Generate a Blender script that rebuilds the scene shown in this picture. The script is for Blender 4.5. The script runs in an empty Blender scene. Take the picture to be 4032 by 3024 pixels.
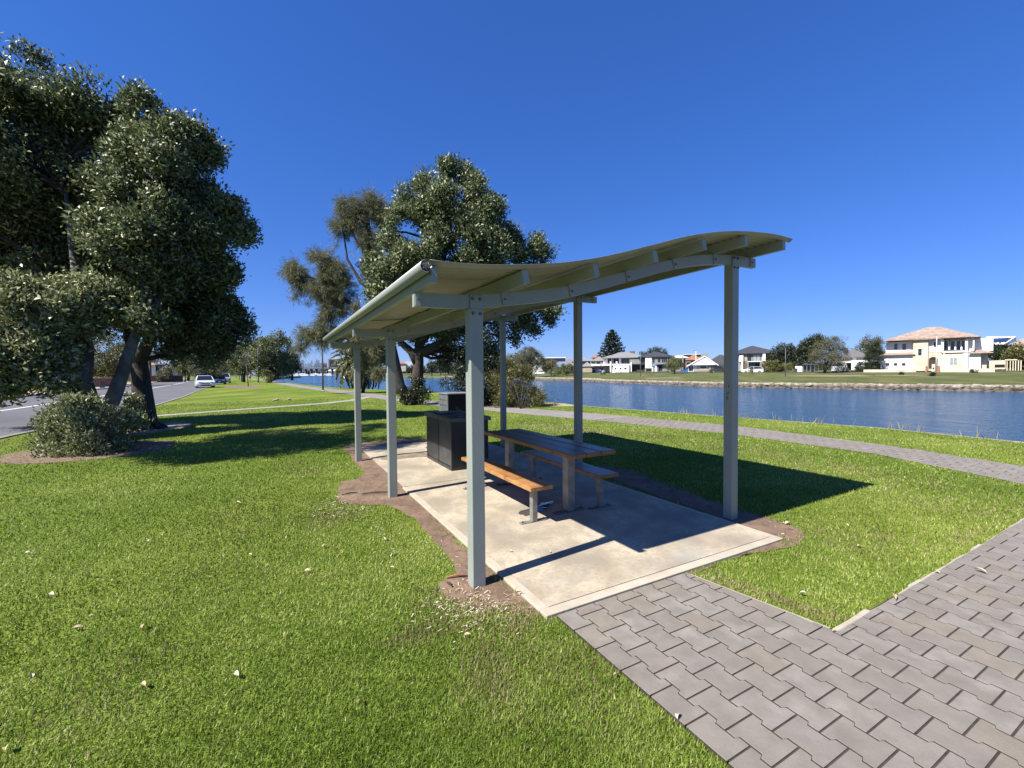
import bpy, math, random
import numpy as np
from mathutils import Vector, Matrix
sc = bpy.context.scene
C = sc.collection
rng = np.random.default_rng(7)
random.seed(7)
R = math.radians
# ------------------------------------------------------------------ camera
F, PIT, ROL, CH = 1705.73, 0.0267, -0.0084, 1.56      # focal in px of 4032, pitch down, roll, eye height
cam = bpy.data.objects.new('camera', bpy.data.cameras.new('camera')); C.objects.link(cam)
cam.data.sensor_width = 36; cam.data.lens = F/4032*36; cam.data.clip_end = 6000; cam.data.clip_start = 0.05
fw = Vector((0, math.cos(PIT), -math.sin(PIT))); up0 = Vector((0, math.sin(PIT), math.cos(PIT))); xw = Vector((1, 0, 0))
rt = xw*math.cos(ROL)+up0*math.sin(ROL); upv = -xw*math.sin(ROL)+up0*math.cos(ROL)
M = Matrix((rt, upv, -fw)).transposed().to_4x4(); M.translation = (0, 0, CH)
cam.matrix_world = M
sc.camera = cam
# ------------------------------------------------------------------ light
AZ, EL = 34.8, 48.0            # direction shadows run (deg from +X towards +Y), sun height
world = bpy.data.worlds.new('World'); sc.world = world; world.use_nodes = True
wn = world.node_tree; bg = wn.nodes['Background']
sky = wn.nodes.new('ShaderNodeTexSky'); sky.sky_type = 'NISHITA'; sky.sun_disc = False
sky.sun_elevation = R(EL); sky.sun_rotation = R(270-AZ); sky.air_density = 1.0; sky.dust_density = 0.1; sky.ozone_density = 2.0; sky.altitude = 0
hs = wn.nodes.new('ShaderNodeHueSaturation'); hs.inputs['Saturation'].default_value = 1.15; hs.inputs['Value'].default_value = 1.0
tn = wn.nodes.new('ShaderNodeMix'); tn.data_type = 'RGBA'; tn.blend_type = 'MULTIPLY'; tn.inputs[0].default_value = 1; tn.inputs[7].default_value = (.62, .80, 1.42, 1)   # the camera's bluer rendering of a clear sky
gm = wn.nodes.new('ShaderNodeGamma'); gm.inputs[1].default_value = .7; wn.links.new(sky.outputs[0], gm.inputs[0]); wn.links.new(gm.outputs[0], tn.inputs[6]); wn.links.new(tn.outputs[2], hs.inputs['Color']); wn.links.new(hs.outputs[0], bg.inputs[0]); bg.inputs[1].default_value = 0.082
sl = bpy.data.lights.new('sun', 'SUN'); sl.energy = 5.0; sl.angle = R(0.53); sl.color = (1.0, 0.95, 0.87)
so = bpy.data.objects.new('sun', sl); C.objects.link(so)
dl = Vector((math.cos(R(AZ))*math.cos(R(EL)), math.sin(R(AZ))*math.cos(R(EL)), -math.sin(R(EL))))
so.rotation_euler = dl.to_track_quat('-Z', 'Y').to_euler(); so.location = (-20, -20, 40)
sc.view_settings.view_transform = 'Standard'; sc.view_settings.look = 'None'; sc.view_settings.gamma = 1
sc.view_settings.exposure = 1.16; sc.view_settings.use_curve_mapping = False
# ------------------------------------------------------------------ measuring helpers
def ray(x, y):
    xr, yr = x-2016, y-1512
    a = xr*math.cos(ROL)+yr*math.sin(ROL); b = -xr*math.sin(ROL)+yr*math.cos(ROL)
    return Vector((a/F, math.cos(PIT)-b/F*math.sin(PIT), -math.sin(PIT)-b/F*math.cos(PIT)))
def at(x, y, Y):
    d = ray(x, y); return Vector((0, 0, CH))+d*(Y/d.y)
def gnd(x, y, z=0):
    d = ray(x, y); return Vector((0, 0, CH))+d*((z-CH)/d.z)
TH = 0.4979; U = Vector((-math.sin(TH), math.cos(TH), 0)); V = Vector((math.cos(TH), math.sin(TH), 0)); O = Vector((-0.2908, 3.0729, 0))
def W(u, v, z=0): return O+U*u+V*v+Vector((0, 0, z))
def uvn(x, y): return (x-O.x)*U.x+(y-O.y)*U.y, (x-O.x)*V.x+(y-O.y)*V.y
# ------------------------------------------------------------------ object helpers
ORG = {}
def tag(o, label=None, cat=None, group=None, kind=None):
    if label: o['label'] = label
    if cat: o['category'] = cat
    if group: o['group'] = group
    if kind: o['kind'] = kind
    return o
def thing(name, loc, label, cat, group=None, rz=0.0, local=False):
    o = bpy.data.objects.new(name, None); C.objects.link(o); o.location = loc; o.rotation_euler = (0, 0, rz)
    o.empty_display_size = 0.3
    ORG[o.name] = Vector((0, 0, 0)) if local else Vector(loc)
    return tag(o, label, cat, group)
def link(name, me, mat, parent=None, smooth=False):
    if mat is not None:
        for m in (mat if isinstance(mat, (list, tuple)) else [mat]): me.materials.append(m)
    o = bpy.data.objects.new(name, me); C.objects.link(o)
    if parent is not None:
        org = ORG.get(parent.name, Vector((0, 0, 0))); ORG[o.name] = org; o.parent = parent
    if smooth:
        me.polygons.foreach_set('use_smooth', [True]*len(me.polygons))
    return o
class MB:
    def __init__(s): s.v = []; s.f = []; s.m = []
    def add(s, vs, fs, mi=0):
        n = len(s.v); s.v += [Vector(p) for p in vs]; s.f += [tuple(i+n for i in f) for f in fs]; s.m += [mi]*len(fs); return s
    def hexa(s, p, mi=0):      # 8 corners: bottom 0-3, top 4-7
        return s.add(p, [(0, 3, 2, 1), (4, 5, 6, 7), (0, 1, 5, 4), (1, 2, 6, 5), (2, 3, 7, 6), (3, 0, 4, 7)], mi)
    def box(s, x0, x1, y0, y1, z0, z1, T=None, mi=0, side=None):
        p = [Vector(c) for c in ((x0, y0, z0), (x1, y0, z0), (x1, y1, z0), (x0, y1, z0), (x0, y0, z1), (x1, y0, z1), (x1, y1, z1), (x0, y1, z1))]
        if T: p = [T(q) for q in p]
        s.hexa(p, mi)
        if side is not None:
            for k in (0, 2, 3, 4, 5): s.m[len(s.m)-6+k] = side
        return s
    def tube(s, pts, rad, n=8, cap=True, mi=0):
        pts = [Vector(p) for p in pts]; rings = []; prev = None
        for i, p in enumerate(pts):
            d = (pts[min(i+1, len(pts)-1)]-pts[max(i-1, 0)]).normalized()
            a = Vector((0, 0, 1)) if abs(d.z) < .9 else Vector((1, 0, 0))
            if prev is not None: a = prev
            x = (a-d*a.dot(d)); x = x.normalized() if x.length > 1e-6 else d.orthogonal().normalized()
            prev = x; y = d.cross(x); r = rad[i] if hasattr(rad, '__len__') else rad
            rings.append([p+x*r*math.cos(2*math.pi*k/n)+y*r*math.sin(2*math.pi*k/n) for k in range(n)])
        vs = [q for r_ in rings for q in r_]; fs = []
        for i in range(len(pts)-1):
            for k in range(n): fs.append((i*n+k, i*n+(k+1) % n, (i+1)*n+(k+1) % n, (i+1)*n+k))
        if cap: fs.append(tuple(range(n))[::-1]); fs.append(tuple((len(pts)-1)*n+k for k in range(n)))
        return s.add(vs, fs, mi)
    def prism(s, poly, z0, z1, T=None, mi=0):
        n = len(poly); vs = [Vector((p[0], p[1], z0)) for p in poly]+[Vector((p[0], p[1], z1)) for p in poly]
        if T: vs = [T(q) for q in vs]
        return s.add(vs, [tuple(range(n))[::-1], tuple(range(n, 2*n))]+[(i, (i+1) % n, n+(i+1) % n, n+i) for i in range(n)], mi)
    def mesh(s, name, org=Vector((0, 0, 0))):
        me = bpy.data.meshes.new(name); me.from_pydata([tuple(p-org) for p in s.v], [], s.f); me.update()
        if any(s.m): me.polygons.foreach_set('material_index', s.m)
        return me
    def build(s, name, mat, parent=None, smooth=False, bevel=0):
        org = ORG.get(parent.name, Vector((0, 0, 0))) if parent is not None else Vector((0, 0, 0))
        o = link(name, s.mesh(name, org), mat, parent, smooth)
        if bevel:
            b = o.modifiers.new('b', 'BEVEL'); b.width = bevel; b.segments = 2; b.limit_method = 'ANGLE'; b.angle_limit = R(40)
        return o
def TW(q): return W(q[0], q[1], q[2])       # shelter frame -> world
def struct(o): o['kind'] = 'structure'; return o
def stuff(o): o['kind'] = 'stuff'; return o
def copy_tree(o, parent=None):
    c = o.copy(); C.objects.link(c); c.parent = parent
    for ch in [x for x in bpy.data.objects if x.parent == o]: copy_tree(ch, c)
    return c
# ------------------------------------------------------------------ materials
def nd(nt, t, **k):
    n = nt.nodes.new(t)
    for a, b in k.items():
        if hasattr(n, a): setattr(n, a, b)
        else: n.inputs[a].default_value = b
    return n
KA = .72
def ka(c): return tuple(x*KA for x in c) if max(c) < .62 else tuple(c)
def mat(name, col, col2=None, scale=5.0, rough=0.6, metal=0.0, bump=0.0, bscale=None, detail=4.0, mid=(0.35, 0.65), spec=0.5, extra=None, stretch=None, coat=0.0, obj=False):
    m = bpy.data.materials.new(name); m.use_nodes = True; nt = m.node_tree; b = nt.nodes['Principled BSDF']
    col = ka(col); col2 = ka(col2) if col2 is not None else None; extra = [(ka(e[0]),)+tuple(e[1:]) for e in extra] if extra else None
    b.inputs['Roughness'].default_value = rough; b.inputs['Metallic'].default_value = metal
    b.inputs['Specular IOR Level'].default_value = spec; b.inputs['Coat Weight'].default_value = coat
    col = tuple(col)+(1,)
    if col2 is None and not bump: b.inputs['Base Color'].default_value = col; return m
    g = nd(nt, 'ShaderNodeNewGeometry') if not obj else nd(nt, 'ShaderNodeTexCoord'); src = g.outputs['Position'] if not obj else g.outputs['Object']
    mp = nd(nt, 'ShaderNodeMapping'); nt.links.new(src, mp.inputs[0])
    if stretch: mp.inputs['Scale'].default_value = stretch
    if col2 is not None:
        n = nd(nt, 'ShaderNodeTexNoise'); n.inputs['Scale'].default_value = scale; n.inputs['Detail'].default_value = detail; nt.links.new(mp.outputs[0], n.inputs['Vector'])
        r = nd(nt, 'ShaderNodeValToRGB'); r.color_ramp.elements[0].color = col; r.color_ramp.elements[1].color = tuple(col2)+(1,)
        r.color_ramp.elements[0].position, r.color_ramp.elements[1].position = mid
        nt.links.new(n.outputs['Fac'], r.inputs[0]); out = r.outputs[0]
        if extra:       # (colour, scale, lo, hi, amount): a second layer of stains
            for (ec, es, lo, hi, am) in extra:
                n2 = nd(nt, 'ShaderNodeTexNoise'); n2.inputs['Scale'].default_value = es; n2.inputs['Detail'].default_value = 5; nt.links.new(mp.outputs[0], n2.inputs['Vector'])
                r2 = nd(nt, 'ShaderNodeValToRGB'); r2.color_ramp.elements[0].position = lo; r2.color_ramp.elements[1].position = hi
                r2.color_ramp.elements[1].color = (am, am, am, 1); nt.links.new(n2.outputs['Fac'], r2.inputs[0])
                mx = nd(nt, 'ShaderNodeMix', data_type='RGBA'); nt.links.new(r2.outputs[0], mx.inputs[0]); nt.links.new(out, mx.inputs[6]); mx.inputs[7].default_value = tuple(ec)+(1,)
                out = mx.outputs[2]
        nt.links.new(out, b.inputs['Base Color'])
    else: b.inputs['Base Color'].default_value = col
    if bump:
        n3 = nd(nt, 'ShaderNodeTexNoise'); n3.inputs['Scale'].default_value = bscale or scale*4; n3.inputs['Detail'].default_value = 6; nt.links.new(mp.outputs[0], n3.inputs['Vector'])
        bp = nd(nt, 'ShaderNodeBump'); bp.inputs['Strength'].default_value = min(1, bump); bp.inputs['Distance'].default_value = 0.01*max(1, bump); nt.links.new(n3.outputs['Fac'], bp.inputs['Height']); nt.links.new(bp.outputs[0], b.inputs['Normal'])
    return m
def leafmat(name, c1, c2, c3, rough=0.45, trans=0.25, spec=0.5):
    m = bpy.data.materials.new(name); m.use_nodes = True; nt = m.node_tree; b = nt.nodes['Principled BSDF']
    c1, c2, c3 = [tuple(x*KA for x in c) for c in (c1, c2, c3)]
    a = nd(nt, 'ShaderNodeAttribute'); a.attribute_name = 'tint'
    r = nd(nt, 'ShaderNodeValToRGB'); e = r.color_ramp.elements; e[0].color = tuple(c1)+(1,); e[1].color = tuple(c3)+(1,); n = e.new(0.5); n.color = tuple(c2)+(1,)
    nt.links.new(a.outputs['Fac'], r.inputs[0]); nt.links.new(r.outputs[0], b.inputs['Base Color'])
    b.inputs['Roughness'].default_value = rough; b.inputs['Specular IOR Level'].default_value = spec
    t = nd(nt, 'ShaderNodeBsdfTranslucent'); nt.links.new(r.outputs[0], t.inputs[0])
    mx = nd(nt, 'ShaderNodeMixShader'); mx.inputs[0].default_value = trans
    out = nt.nodes['Material Output']; nt.links.new(b.outputs[0], mx.inputs[1]); nt.links.new(t.outputs[0], mx.inputs[2]); nt.links.new(mx.outputs[0], out.inputs[0])
    return m
def quads(name, P, D, L, Wd, material, parent=None, tint=None, fold=0.25, seed=0, face=None):
    """N leaves: base P, direction D (unit), length L, width Wd; each a folded rhombus"""
    r = np.random.default_rng(seed); n = len(P)
    A = r.normal(size=(n, 3))
    if face is not None: A = face*1.5+A*.55
    S = np.cross(A, D); S /= np.linalg.norm(S, axis=1)[:, None]+1e-9; N = np.cross(D, S)
    L = np.broadcast_to(L, (n,))[:, None]; Wd = np.broadcast_to(Wd, (n,))[:, None]
    v = np.empty((n, 4, 3)); v[:, 0] = P; v[:, 2] = P+D*L-N*L*0.1; mid = P+D*L*0.45
    v[:, 1] = mid+S*Wd/2+N*Wd*fold; v[:, 3] = mid-S*Wd/2+N*Wd*fold
    org = ORG.get(parent.name, Vector((0, 0, 0))) if parent is not None else Vector((0, 0, 0))
    v -= np.array(org); v = v.reshape(-1, 3)
    me = bpy.data.meshes.new(name); me.vertices.add(4*n); me.vertices.foreach_set('co', v.ravel().astype(np.float32))
    me.loops.add(4*n); me.loops.foreach_set('vertex_index', np.arange(4*n, dtype=np.int32)); me.polygons.add(n)
    me.polygons.foreach_set('loop_start', np.arange(0, 4*n, 4, dtype=np.int32)); me.update(calc_edges=True)
    if tint is None: tint = r.random(n)
    at_ = me.attributes.new('tint', 'FLOAT', 'FACE'); at_.data.foreach_set('value', np.asarray(tint, dtype=np.float32))
    return link(name, me, material, parent)
def rnd_dir(n, r):
    d = r.normal(size=(n, 3)); return d/np.linalg.norm(d, axis=1)[:, None]
def snoise(p, f, ph=0.0):
    x, y, z = p[:, 0]*f, p[:, 1]*f, (p[:, 2] if p.shape[1] > 2 else 0*p[:, 0])*f
    return (np.sin(x*1.7+ph+1.3*np.sin(y*1.1+z))+np.sin(y*1.9+2.1+ph+1.1*np.sin(z*1.3+x*.7))+np.sin(z*1.5+.7+1.2*np.sin(x*1.2+ph)+y*.5))/3
def crown(name, lobes, n, leaf, material, parent, seed=0, small=(0.22, 0.48), nsm=20, droop=0.0, up=0.35, per=9, spread=0.17, gap=-2.0, fill=0.12, skip=None):
    """foliage made of leaf sprigs sitting on many small clumps that cover the big lobes"""
    r = np.random.default_rng(seed); cs, rs, outd = [], [], []; shrink = .92
    for (c, rad) in lobes:
        c = np.array(c, float); rad = np.array(rad if hasattr(rad, '__len__') else (rad,)*3, float)*shrink
        k = max(4, int(nsm*np.prod(rad)**(2/3)/2.2)); d = rnd_dir(k, r); q = c+d*rad*r.uniform(.60, 1.08, (k, 1))
        cs.append(q); rs.append(r.uniform(small[0], small[1], k)*rad.mean()*np.sqrt(1.6/max(rad.mean(), .6))); outd.append(d)
    cs = np.vstack(cs); rs = np.concatenate(rs); outd = np.vstack(outd)
    m = n//per; w = rs**2; idx = r.choice(len(cs), m, p=w/w.sum()); d = rnd_dir(m, r); d = d+outd[idx]*0.55; d[:, 2] += .15; d /= np.linalg.norm(d, axis=1)[:, None]
    rr = np.where(r.random(m) < fill, r.uniform(.1, .7, m), r.uniform(.62, 1.12, m)+.07*np.abs(r.normal(size=m))**2*(r.random(m) < .35))
    P = cs[idx]+d*(rs[idx]*rr)[:, None]*np.array([1, 1, .8])
    if gap > -2:
        fz = 1.0/max(.25, float(np.mean(rs))*1.2); P_ok = snoise(P, 1.3, seed)*.6+snoise(P, fz*1.5, seed+2)*.55+snoise(P, fz*3.4, seed+5)*.35 > gap+.22; P, d, idx = P[P_ok], d[P_ok], idx[P_ok]
    m = len(P); P = np.repeat(P, per, 0); dd = np.repeat(d, per, 0)
    P = P+r.normal(size=P.shape)*spread*leaf[0]*6
    D = dd*0.6+r.normal(size=P.shape)*0.5; D[:, 2] += up-droop; D /= np.linalg.norm(D, axis=1)[:, None]
    if skip is not None:
        k = ~skip(P); P, D = P[k], D[k]
    dd_ = dd if skip is None else dd[k]; dd_ = dd_+np.array([0, 0, .35])
    L = leaf[0]*r.uniform(.7, 1.3, len(P)); t = np.clip(r.normal(.45, .25, len(P))+.15*snoise(P, .8, 3.1), 0, 1)
    return quads(name, P, D, L, L*leaf[1], material, parent, tint=t, seed=seed+1, face=dd_)
def limb_pts(a, b, n=5, wob=.12, r=random, sag=0):
    a, b = Vector(a), Vector(b); L = (b-a).length; out = []
    for i in range(n+1):
        t = i/n; p = a.lerp(b, t); k = math.sin(math.pi*t)
        p += Vector((r.uniform(-1, 1), r.uniform(-1, 1), r.uniform(-.5, .5)))*wob*L*.25*k; p.z += sag*L*k; out.append(p)
    return out
def taper(a, b, n): return [a+(b-a)*i/n for i in range(n+1)]

m_post = mat('painted_steel', (.325, .355, .315), (.355, .385, .345), 3, .38, spec=.5, extra=[((.22, .25, .21), 1.4, .55, .75, .35), ((.42, .43, .38), 25, .72, .78, .5)], bump=.05, bscale=60)
m_sheet = mat('roof_sheet_steel', (.37, .365, .315), (.325, .32, .27), 4, .35, metal=.0, extra=[((.24, .22, .15), 1.6, .55, .8, .5)])
m_bolt = mat('bolt_steel', (.20, .21, .20), rough=.4, metal=.8)
m_galv = mat('galvanised', (.24, .235, .21), (.38, .375, .35), 12, .5, metal=.35, extra=[((.24, .21, .16), 4, .5, .75, .5)], bump=.1, bscale=60)
m_plate = mat('worn_plate', (.10, .10, .10), (.24, .22, .19), 18, .6, metal=.4)
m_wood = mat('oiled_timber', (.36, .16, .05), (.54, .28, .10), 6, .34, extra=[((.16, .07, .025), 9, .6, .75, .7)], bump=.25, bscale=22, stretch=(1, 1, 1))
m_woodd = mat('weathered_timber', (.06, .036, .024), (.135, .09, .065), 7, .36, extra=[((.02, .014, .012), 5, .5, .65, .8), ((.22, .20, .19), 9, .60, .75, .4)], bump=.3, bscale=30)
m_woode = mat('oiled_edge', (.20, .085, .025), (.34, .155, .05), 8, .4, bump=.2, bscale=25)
m_dsteel = mat('dark_steel', (.022, .024, .026), (.035, .037, .04), 3, .38, extra=[((.07, .07, .07), 2.2, .58, .72, .6)], bump=.05, bscale=9)
m_dtop = mat('bbq_bench_steel', (.13, .135, .13), (.19, .195, .19), 8, .35, metal=.6)
m_hot = mat('hotplate', (.02, .022, .028), (.035, .035, .04), 10, .2, metal=.7)
m_grey = mat('grey_cabinet', (.15, .165, .16), (.20, .21, .205), 5, .45, metal=.2)
m_black = mat('black_hole', (.008, .008, .008), rough=.9)
m_conc = mat('slab_concrete', (.50, .42, .30), (.61, .535, .41), 2.2, .85, bump=.25, bscale=90, mid=(.3, .7), extra=[((.31, .235, .15), 30, .46, .66, .42), ((.26, .225, .175), 1.6, .42, .62, .7), ((.34, .29, .22), 6.5, .48, .66, .55), ((.40, .26, .14), 2.6, .60, .72, .45), ((.33, .37, .35), .9, .58, .72, .5)])
m_concedge = mat('slab_edge_concrete', (.47, .41, .31), (.55, .495, .395), 6, .8, bump=.15, bscale=80, extra=[((.42, .36, .28), 9, .55, .72, .4)])
m_soil = mat('bare_soil', (.165, .105, .068), (.25, .165, .108), 3.2, .95, bump=1.5, bscale=16, extra=[((.085, .052, .035), 7, .52, .68, .7), ((.36, .26, .18), 34, .62, .7, .5)])
m_mulch = mat('mulch', (.16, .10, .06), (.30, .21, .14), 14, .95, bump=2, bscale=30, extra=[((.06, .04, .025), 18, .5, .6, .7)])
m_asph = mat('asphalt', (.115, .115, .118), (.15, .148, .145), .35, .85, bump=.2, bscale=40, extra=[((.07, .07, .072), .12, .5, .7, .6), ((.2, .2, .195), 14, .6, .8, .4)])
m_kerb = mat('kerb_concrete', (.42, .40, .36), (.52, .50, .45), 3, .85)
m_line = mat('road_paint', (.78, .78, .75), rough=.6)
m_pathc = mat('path_concrete', (.30, .285, .24), (.38, .36, .30), 1.5, .85)
m_redpave = mat('red_brick_paving', (.40, .28, .23), (.48, .36, .30), 2, .8, bump=.2, bscale=6)
m_joint = mat('joint_sand', (.035, .026, .021), (.065, .050, .042), 20, .95)
m_bark = mat('bark', (.075, .06, .048), (.17, .15, .125), 4, .9, bump=2.5, bscale=9, stretch=(3, 3, .6), extra=[((.26, .25, .22), 1.6, .55, .75, .5)])
m_barkd = mat('dark_bark', (.035, .028, .022), (.085, .07, .055), 5, .95, bump=2.5, bscale=10, stretch=(3, 3, .6))
m_leaf = leafmat('leathery_leaf', (.048, .074, .024), (.19, .235, .09), (.48, .52, .28), rough=.46, trans=.24, spec=.45)
m_leafsh = leafmat('shrub_leaf', (.07, .098, .03), (.27, .31, .12), (.58, .60, .36), rough=.46, trans=.26, spec=.45)
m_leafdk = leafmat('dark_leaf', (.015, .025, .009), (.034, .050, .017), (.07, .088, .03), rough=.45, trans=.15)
m_leafmid = leafmat('mid_leaf', (.055, .078, .024), (.18, .21, .075), (.36, .39, .17), rough=.5, trans=.2)
m_leafgrey = leafmat('grey_green_leaf', (.065, .07, .036), (.16, .16, .085), (.29, .275, .16), rough=.6, trans=.2)
m_caso = leafmat('she_oak_needle', (.08, .09, .035), (.185, .19, .08), (.32, .31, .15), rough=.6, trans=.25)
m_palmf = leafmat('palm_frond', (.06, .075, .022), (.17, .18, .065), (.33, .31, .15), rough=.4, trans=.2)
m_bushy = leafmat('yellow_green_leaf', (.06, .068, .02), (.18, .175, .05), (.34, .31, .12), rough=.5, trans=.25)
m_lime = leafmat('lime_leaf', (.12, .14, .03), (.22, .24, .05), (.34, .34, .10), rough=.5, trans=.25)
m_pine = leafmat('pine_leaf', (.016, .026, .013), (.034, .048, .024), (.065, .08, .04), rough=.6, trans=.1)
m_haz = leafmat('hazed_leaf', (.05, .065, .06), (.075, .092, .083), (.11, .13, .11), rough=.8, trans=.1)  # paler and greyer than pine_leaf: distance haze is put into the colour
m_blade = leafmat('grass_blade', (.09, .16, .014), (.29, .405, .05), (.66, .69, .26), rough=.55, trans=.35, spec=.3)
m_dry = leafmat('dry_blade', (.22, .17, .08), (.36, .29, .15), (.52, .44, .26), rough=.7, trans=.25, spec=.2)
m_fallen = mat('fallen_leaf', (.42, .32, .15), (.60, .50, .30), 30, .6)
m_fallen2 = mat('pale_fallen_leaf', (.52, .46, .32), (.64, .58, .44), 30, .6)
def lawnmat(name, far=False):
    m = bpy.data.materials.new(name); m.use_nodes = True; nt = m.node_tree; b = nt.nodes['Principled BSDF']
    g = nd(nt, 'ShaderNodeNewGeometry'); b.inputs['Roughness'].default_value = .9; b.inputs['Specular IOR Level'].default_value = .1
    def noise(s, d=4, st=None):
        n = nd(nt, 'ShaderNodeTexNoise'); n.inputs['Scale'].default_value = s; n.inputs['Detail'].default_value = d
        if st:
            mp = nd(nt, 'ShaderNodeMapping'); mp.inputs['Scale'].default_value = st; mp.inputs['Rotation'].default_value = (0, 0, -.5); nt.links.new(g.outputs['Position'], mp.inputs[0]); nt.links.new(mp.outputs[0], n.inputs['Vector'])
        else: nt.links.new(g.outputs['Position'], n.inputs['Vector'])
        return n.outputs['Fac']
    def ramp(fac, lo, hi, c1, c2):
        r = nd(nt, 'ShaderNodeValToRGB'); e = r.color_ramp.elements; e[0].position = lo; e[1].position = hi; kk = KA if c2 not in ((1, 1, 1), (.6, .6, .6)) else 1; e[0].color = tuple(x*kk for x in c1)+(1,); e[1].color = tuple(x*kk for x in c2)+(1,); nt.links.new(fac, r.inputs[0]); return r.outputs[0]
    a = ramp(noise(26, 6), .3, .7, (.085, .13, .015) if not far else (.065, .09, .025), (.19, .27, .035) if not far else (.13, .155, .05))
    c = ramp(noise(.35, 5, (1, .45, 1)), .42, .66, (0, 0, 0), (1, 1, 1))
    mx = nd(nt, 'ShaderNodeMix', data_type='RGBA'); nt.links.new(c, mx.inputs[0]); nt.links.new(a, mx.inputs[6]); mx.inputs[7].default_value = (.18, .215, .036, 1) if not far else (.125, .12, .048, 1)
    d = ramp(noise(1.1 if not far else .16, 6), .60, .74, (0, 0, 0), (.6, .6, .6))
    mx2 = nd(nt, 'ShaderNodeMix', data_type='RGBA'); nt.links.new(d, mx2.inputs[0]); nt.links.new(mx.outputs[2], mx2.inputs[6]); mx2.inputs[7].default_value = (.165, .165, .05, 1) if not far else (.19, .155, .085, 1)
    nt.links.new(mx2.outputs[2], b.inputs['Base Color'])
    bp = nd(nt, 'ShaderNodeBump'); bp.inputs['Strength'].default_value = .8; bp.inputs['Distance'].default_value = .05; nt.links.new(noise(45, 3), bp.inputs['Height']); nt.links.new(bp.outputs[0], b.inputs['Normal'])
    return m
m_lawn = lawnmat('lawn'); m_lawnfar = lawnmat('far_lawn', True)
m_bank = mat('bank_edge', (.30, .26, .19), (.42, .38, .30), 2, .9, bump=.5, bscale=8)
m_sand = mat('beach_sand', (.42, .32, .19), (.50, .40, .26), 3, .95)
def watermat():
    m = bpy.data.materials.new('lake_water'); m.use_nodes = True; nt = m.node_tree; b = nt.nodes['Principled BSDF']
    b.inputs['Base Color'].default_value = (.012, .062, .135, 1); b.inputs['Roughness'].default_value = .12; b.inputs['IOR'].default_value = 1.33
    g = nd(nt, 'ShaderNodeNewGeometry'); h = None
    for s, st, w in ((2.6, (.7, 1.6, 1), .030), (7, (.8, 1.3, 1), .012), (.8, (.55, 1.5, 1), .045), (.42, (2.2, .45, 1), .09)):
        mp = nd(nt, 'ShaderNodeMapping'); mp.inputs['Scale'].default_value = st; mp.inputs['Rotation'].default_value = (0, 0, .35 if s != .42 else .72); nt.links.new(g.outputs['Position'], mp.inputs[0])
        n = nd(nt, 'ShaderNodeTexNoise'); n.inputs['Scale'].default_value = s; n.inputs['Detail'].default_value = 3; n.inputs['Roughness'].default_value = .55; nt.links.new(mp.outputs[0], n.inputs['Vector'])
        mu = nd(nt, 'ShaderNodeMath', operation='MULTIPLY'); mu.inputs[1].default_value = w; nt.links.new(n.outputs['Fac'], mu.inputs[0])
        if h is None: h = mu.outputs[0]
        else:
            ad = nd(nt, 'ShaderNodeMath', operation='ADD'); nt.links.new(h, ad.inputs[0]); nt.links.new(mu.outputs[0], ad.inputs[1]); h = ad.outputs[0]
    bp = nd(nt, 'ShaderNodeBump'); bp.inputs['Strength'].default_value = 1; bp.inputs['Distance'].default_value = 5.5; nt.links.new(h, bp.inputs['Height']); nt.links.new(bp.outputs[0], b.inputs['Normal'])
    return m
m_water = watermat()
def flat(n, c, r=.7, **k): return mat(n, c, rough=r, **k)
m_white = mat('white_render', (.64, .635, .61), (.70, .695, .67), .6, .8)
m_cream = mat('cream_render', (.60, .50, .37), (.66, .56, .43), .5, .85)
m_beige = mat('beige_render', (.58, .50, .38), (.62, .54, .42), .5, .85)
m_tile = mat('terracotta_tiles', (.30, .205, .155), (.42, .325, .26), 1.4, .8, bump=2, bscale=4, extra=[((.58, .45, .36), 2.4, .58, .68, .7)])
m_troof = mat('dark_tiles', (.040, .042, .048), (.065, .068, .075), 2, .7, bump=1, bscale=5)
m_groof = mat('grey_roof', (.24, .24, .235), (.30, .30, .29), 1, .6)
m_broof = mat('brown_grey_roof', (.14, .13, .125), (.18, .17, .16), 2, .8, bump=1, bscale=5)
m_oroof = mat('orange_roof', (.32, .13, .07), (.40, .19, .11), 1, .8)
m_glass = mat('window_glass', (.02, .026, .03), rough=.08, spec=.8)
m_curtain = mat('curtained_glass', (.33, .36, .36), rough=.15, spec=.7)
m_dwall = mat('dark_brick', (.055, .048, .045), (.085, .075, .07), 2, .85)
m_gwall = mat('grey_render', (.26, .26, .26), (.31, .31, .31), 1, .85)
m_brick = mat('red_brick', (.16, .09, .068), (.22, .13, .10), 3, .85)
m_tan = mat('tan_brick', (.42, .33, .24), (.48, .39, .29), 2, .85)
m_rock = mat('shore_rock', (.24, .205, .16), (.44, .40, .33), 1.2, .9, bump=2, bscale=5, extra=[((.12, .09, .06), 2.5, .5, .66, .6)])
m_rockd = mat('tide_rock', (.075, .058, .042), (.20, .165, .12), 1.5, .85, bump=2, bscale=5)
m_pole = mat('grey_pole', (.17, .185, .19), rough=.5)
m_poled = mat('dark_pole', (.045, .05, .055), rough=.5)
m_wpole = mat('white_pole', (.6, .62, .62), rough=.5)
m_tyre = mat('tyre', (.015, .015, .015), rough=.8)
m_rim = mat('wheel_rim', (.45, .46, .47), rough=.3, metal=.7)
m_cglass = mat('car_glass', (.015, .02, .025), rough=.05, spec=.9)
m_light = mat('headlamp_glass', (.62, .64, .66), rough=.15)
m_red = mat('red_plastic', (.45, .03, .02), rough=.4)
m_plas = mat('black_plastic', (.02, .02, .02), rough=.5)
m_hedge = m_leafdk
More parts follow.
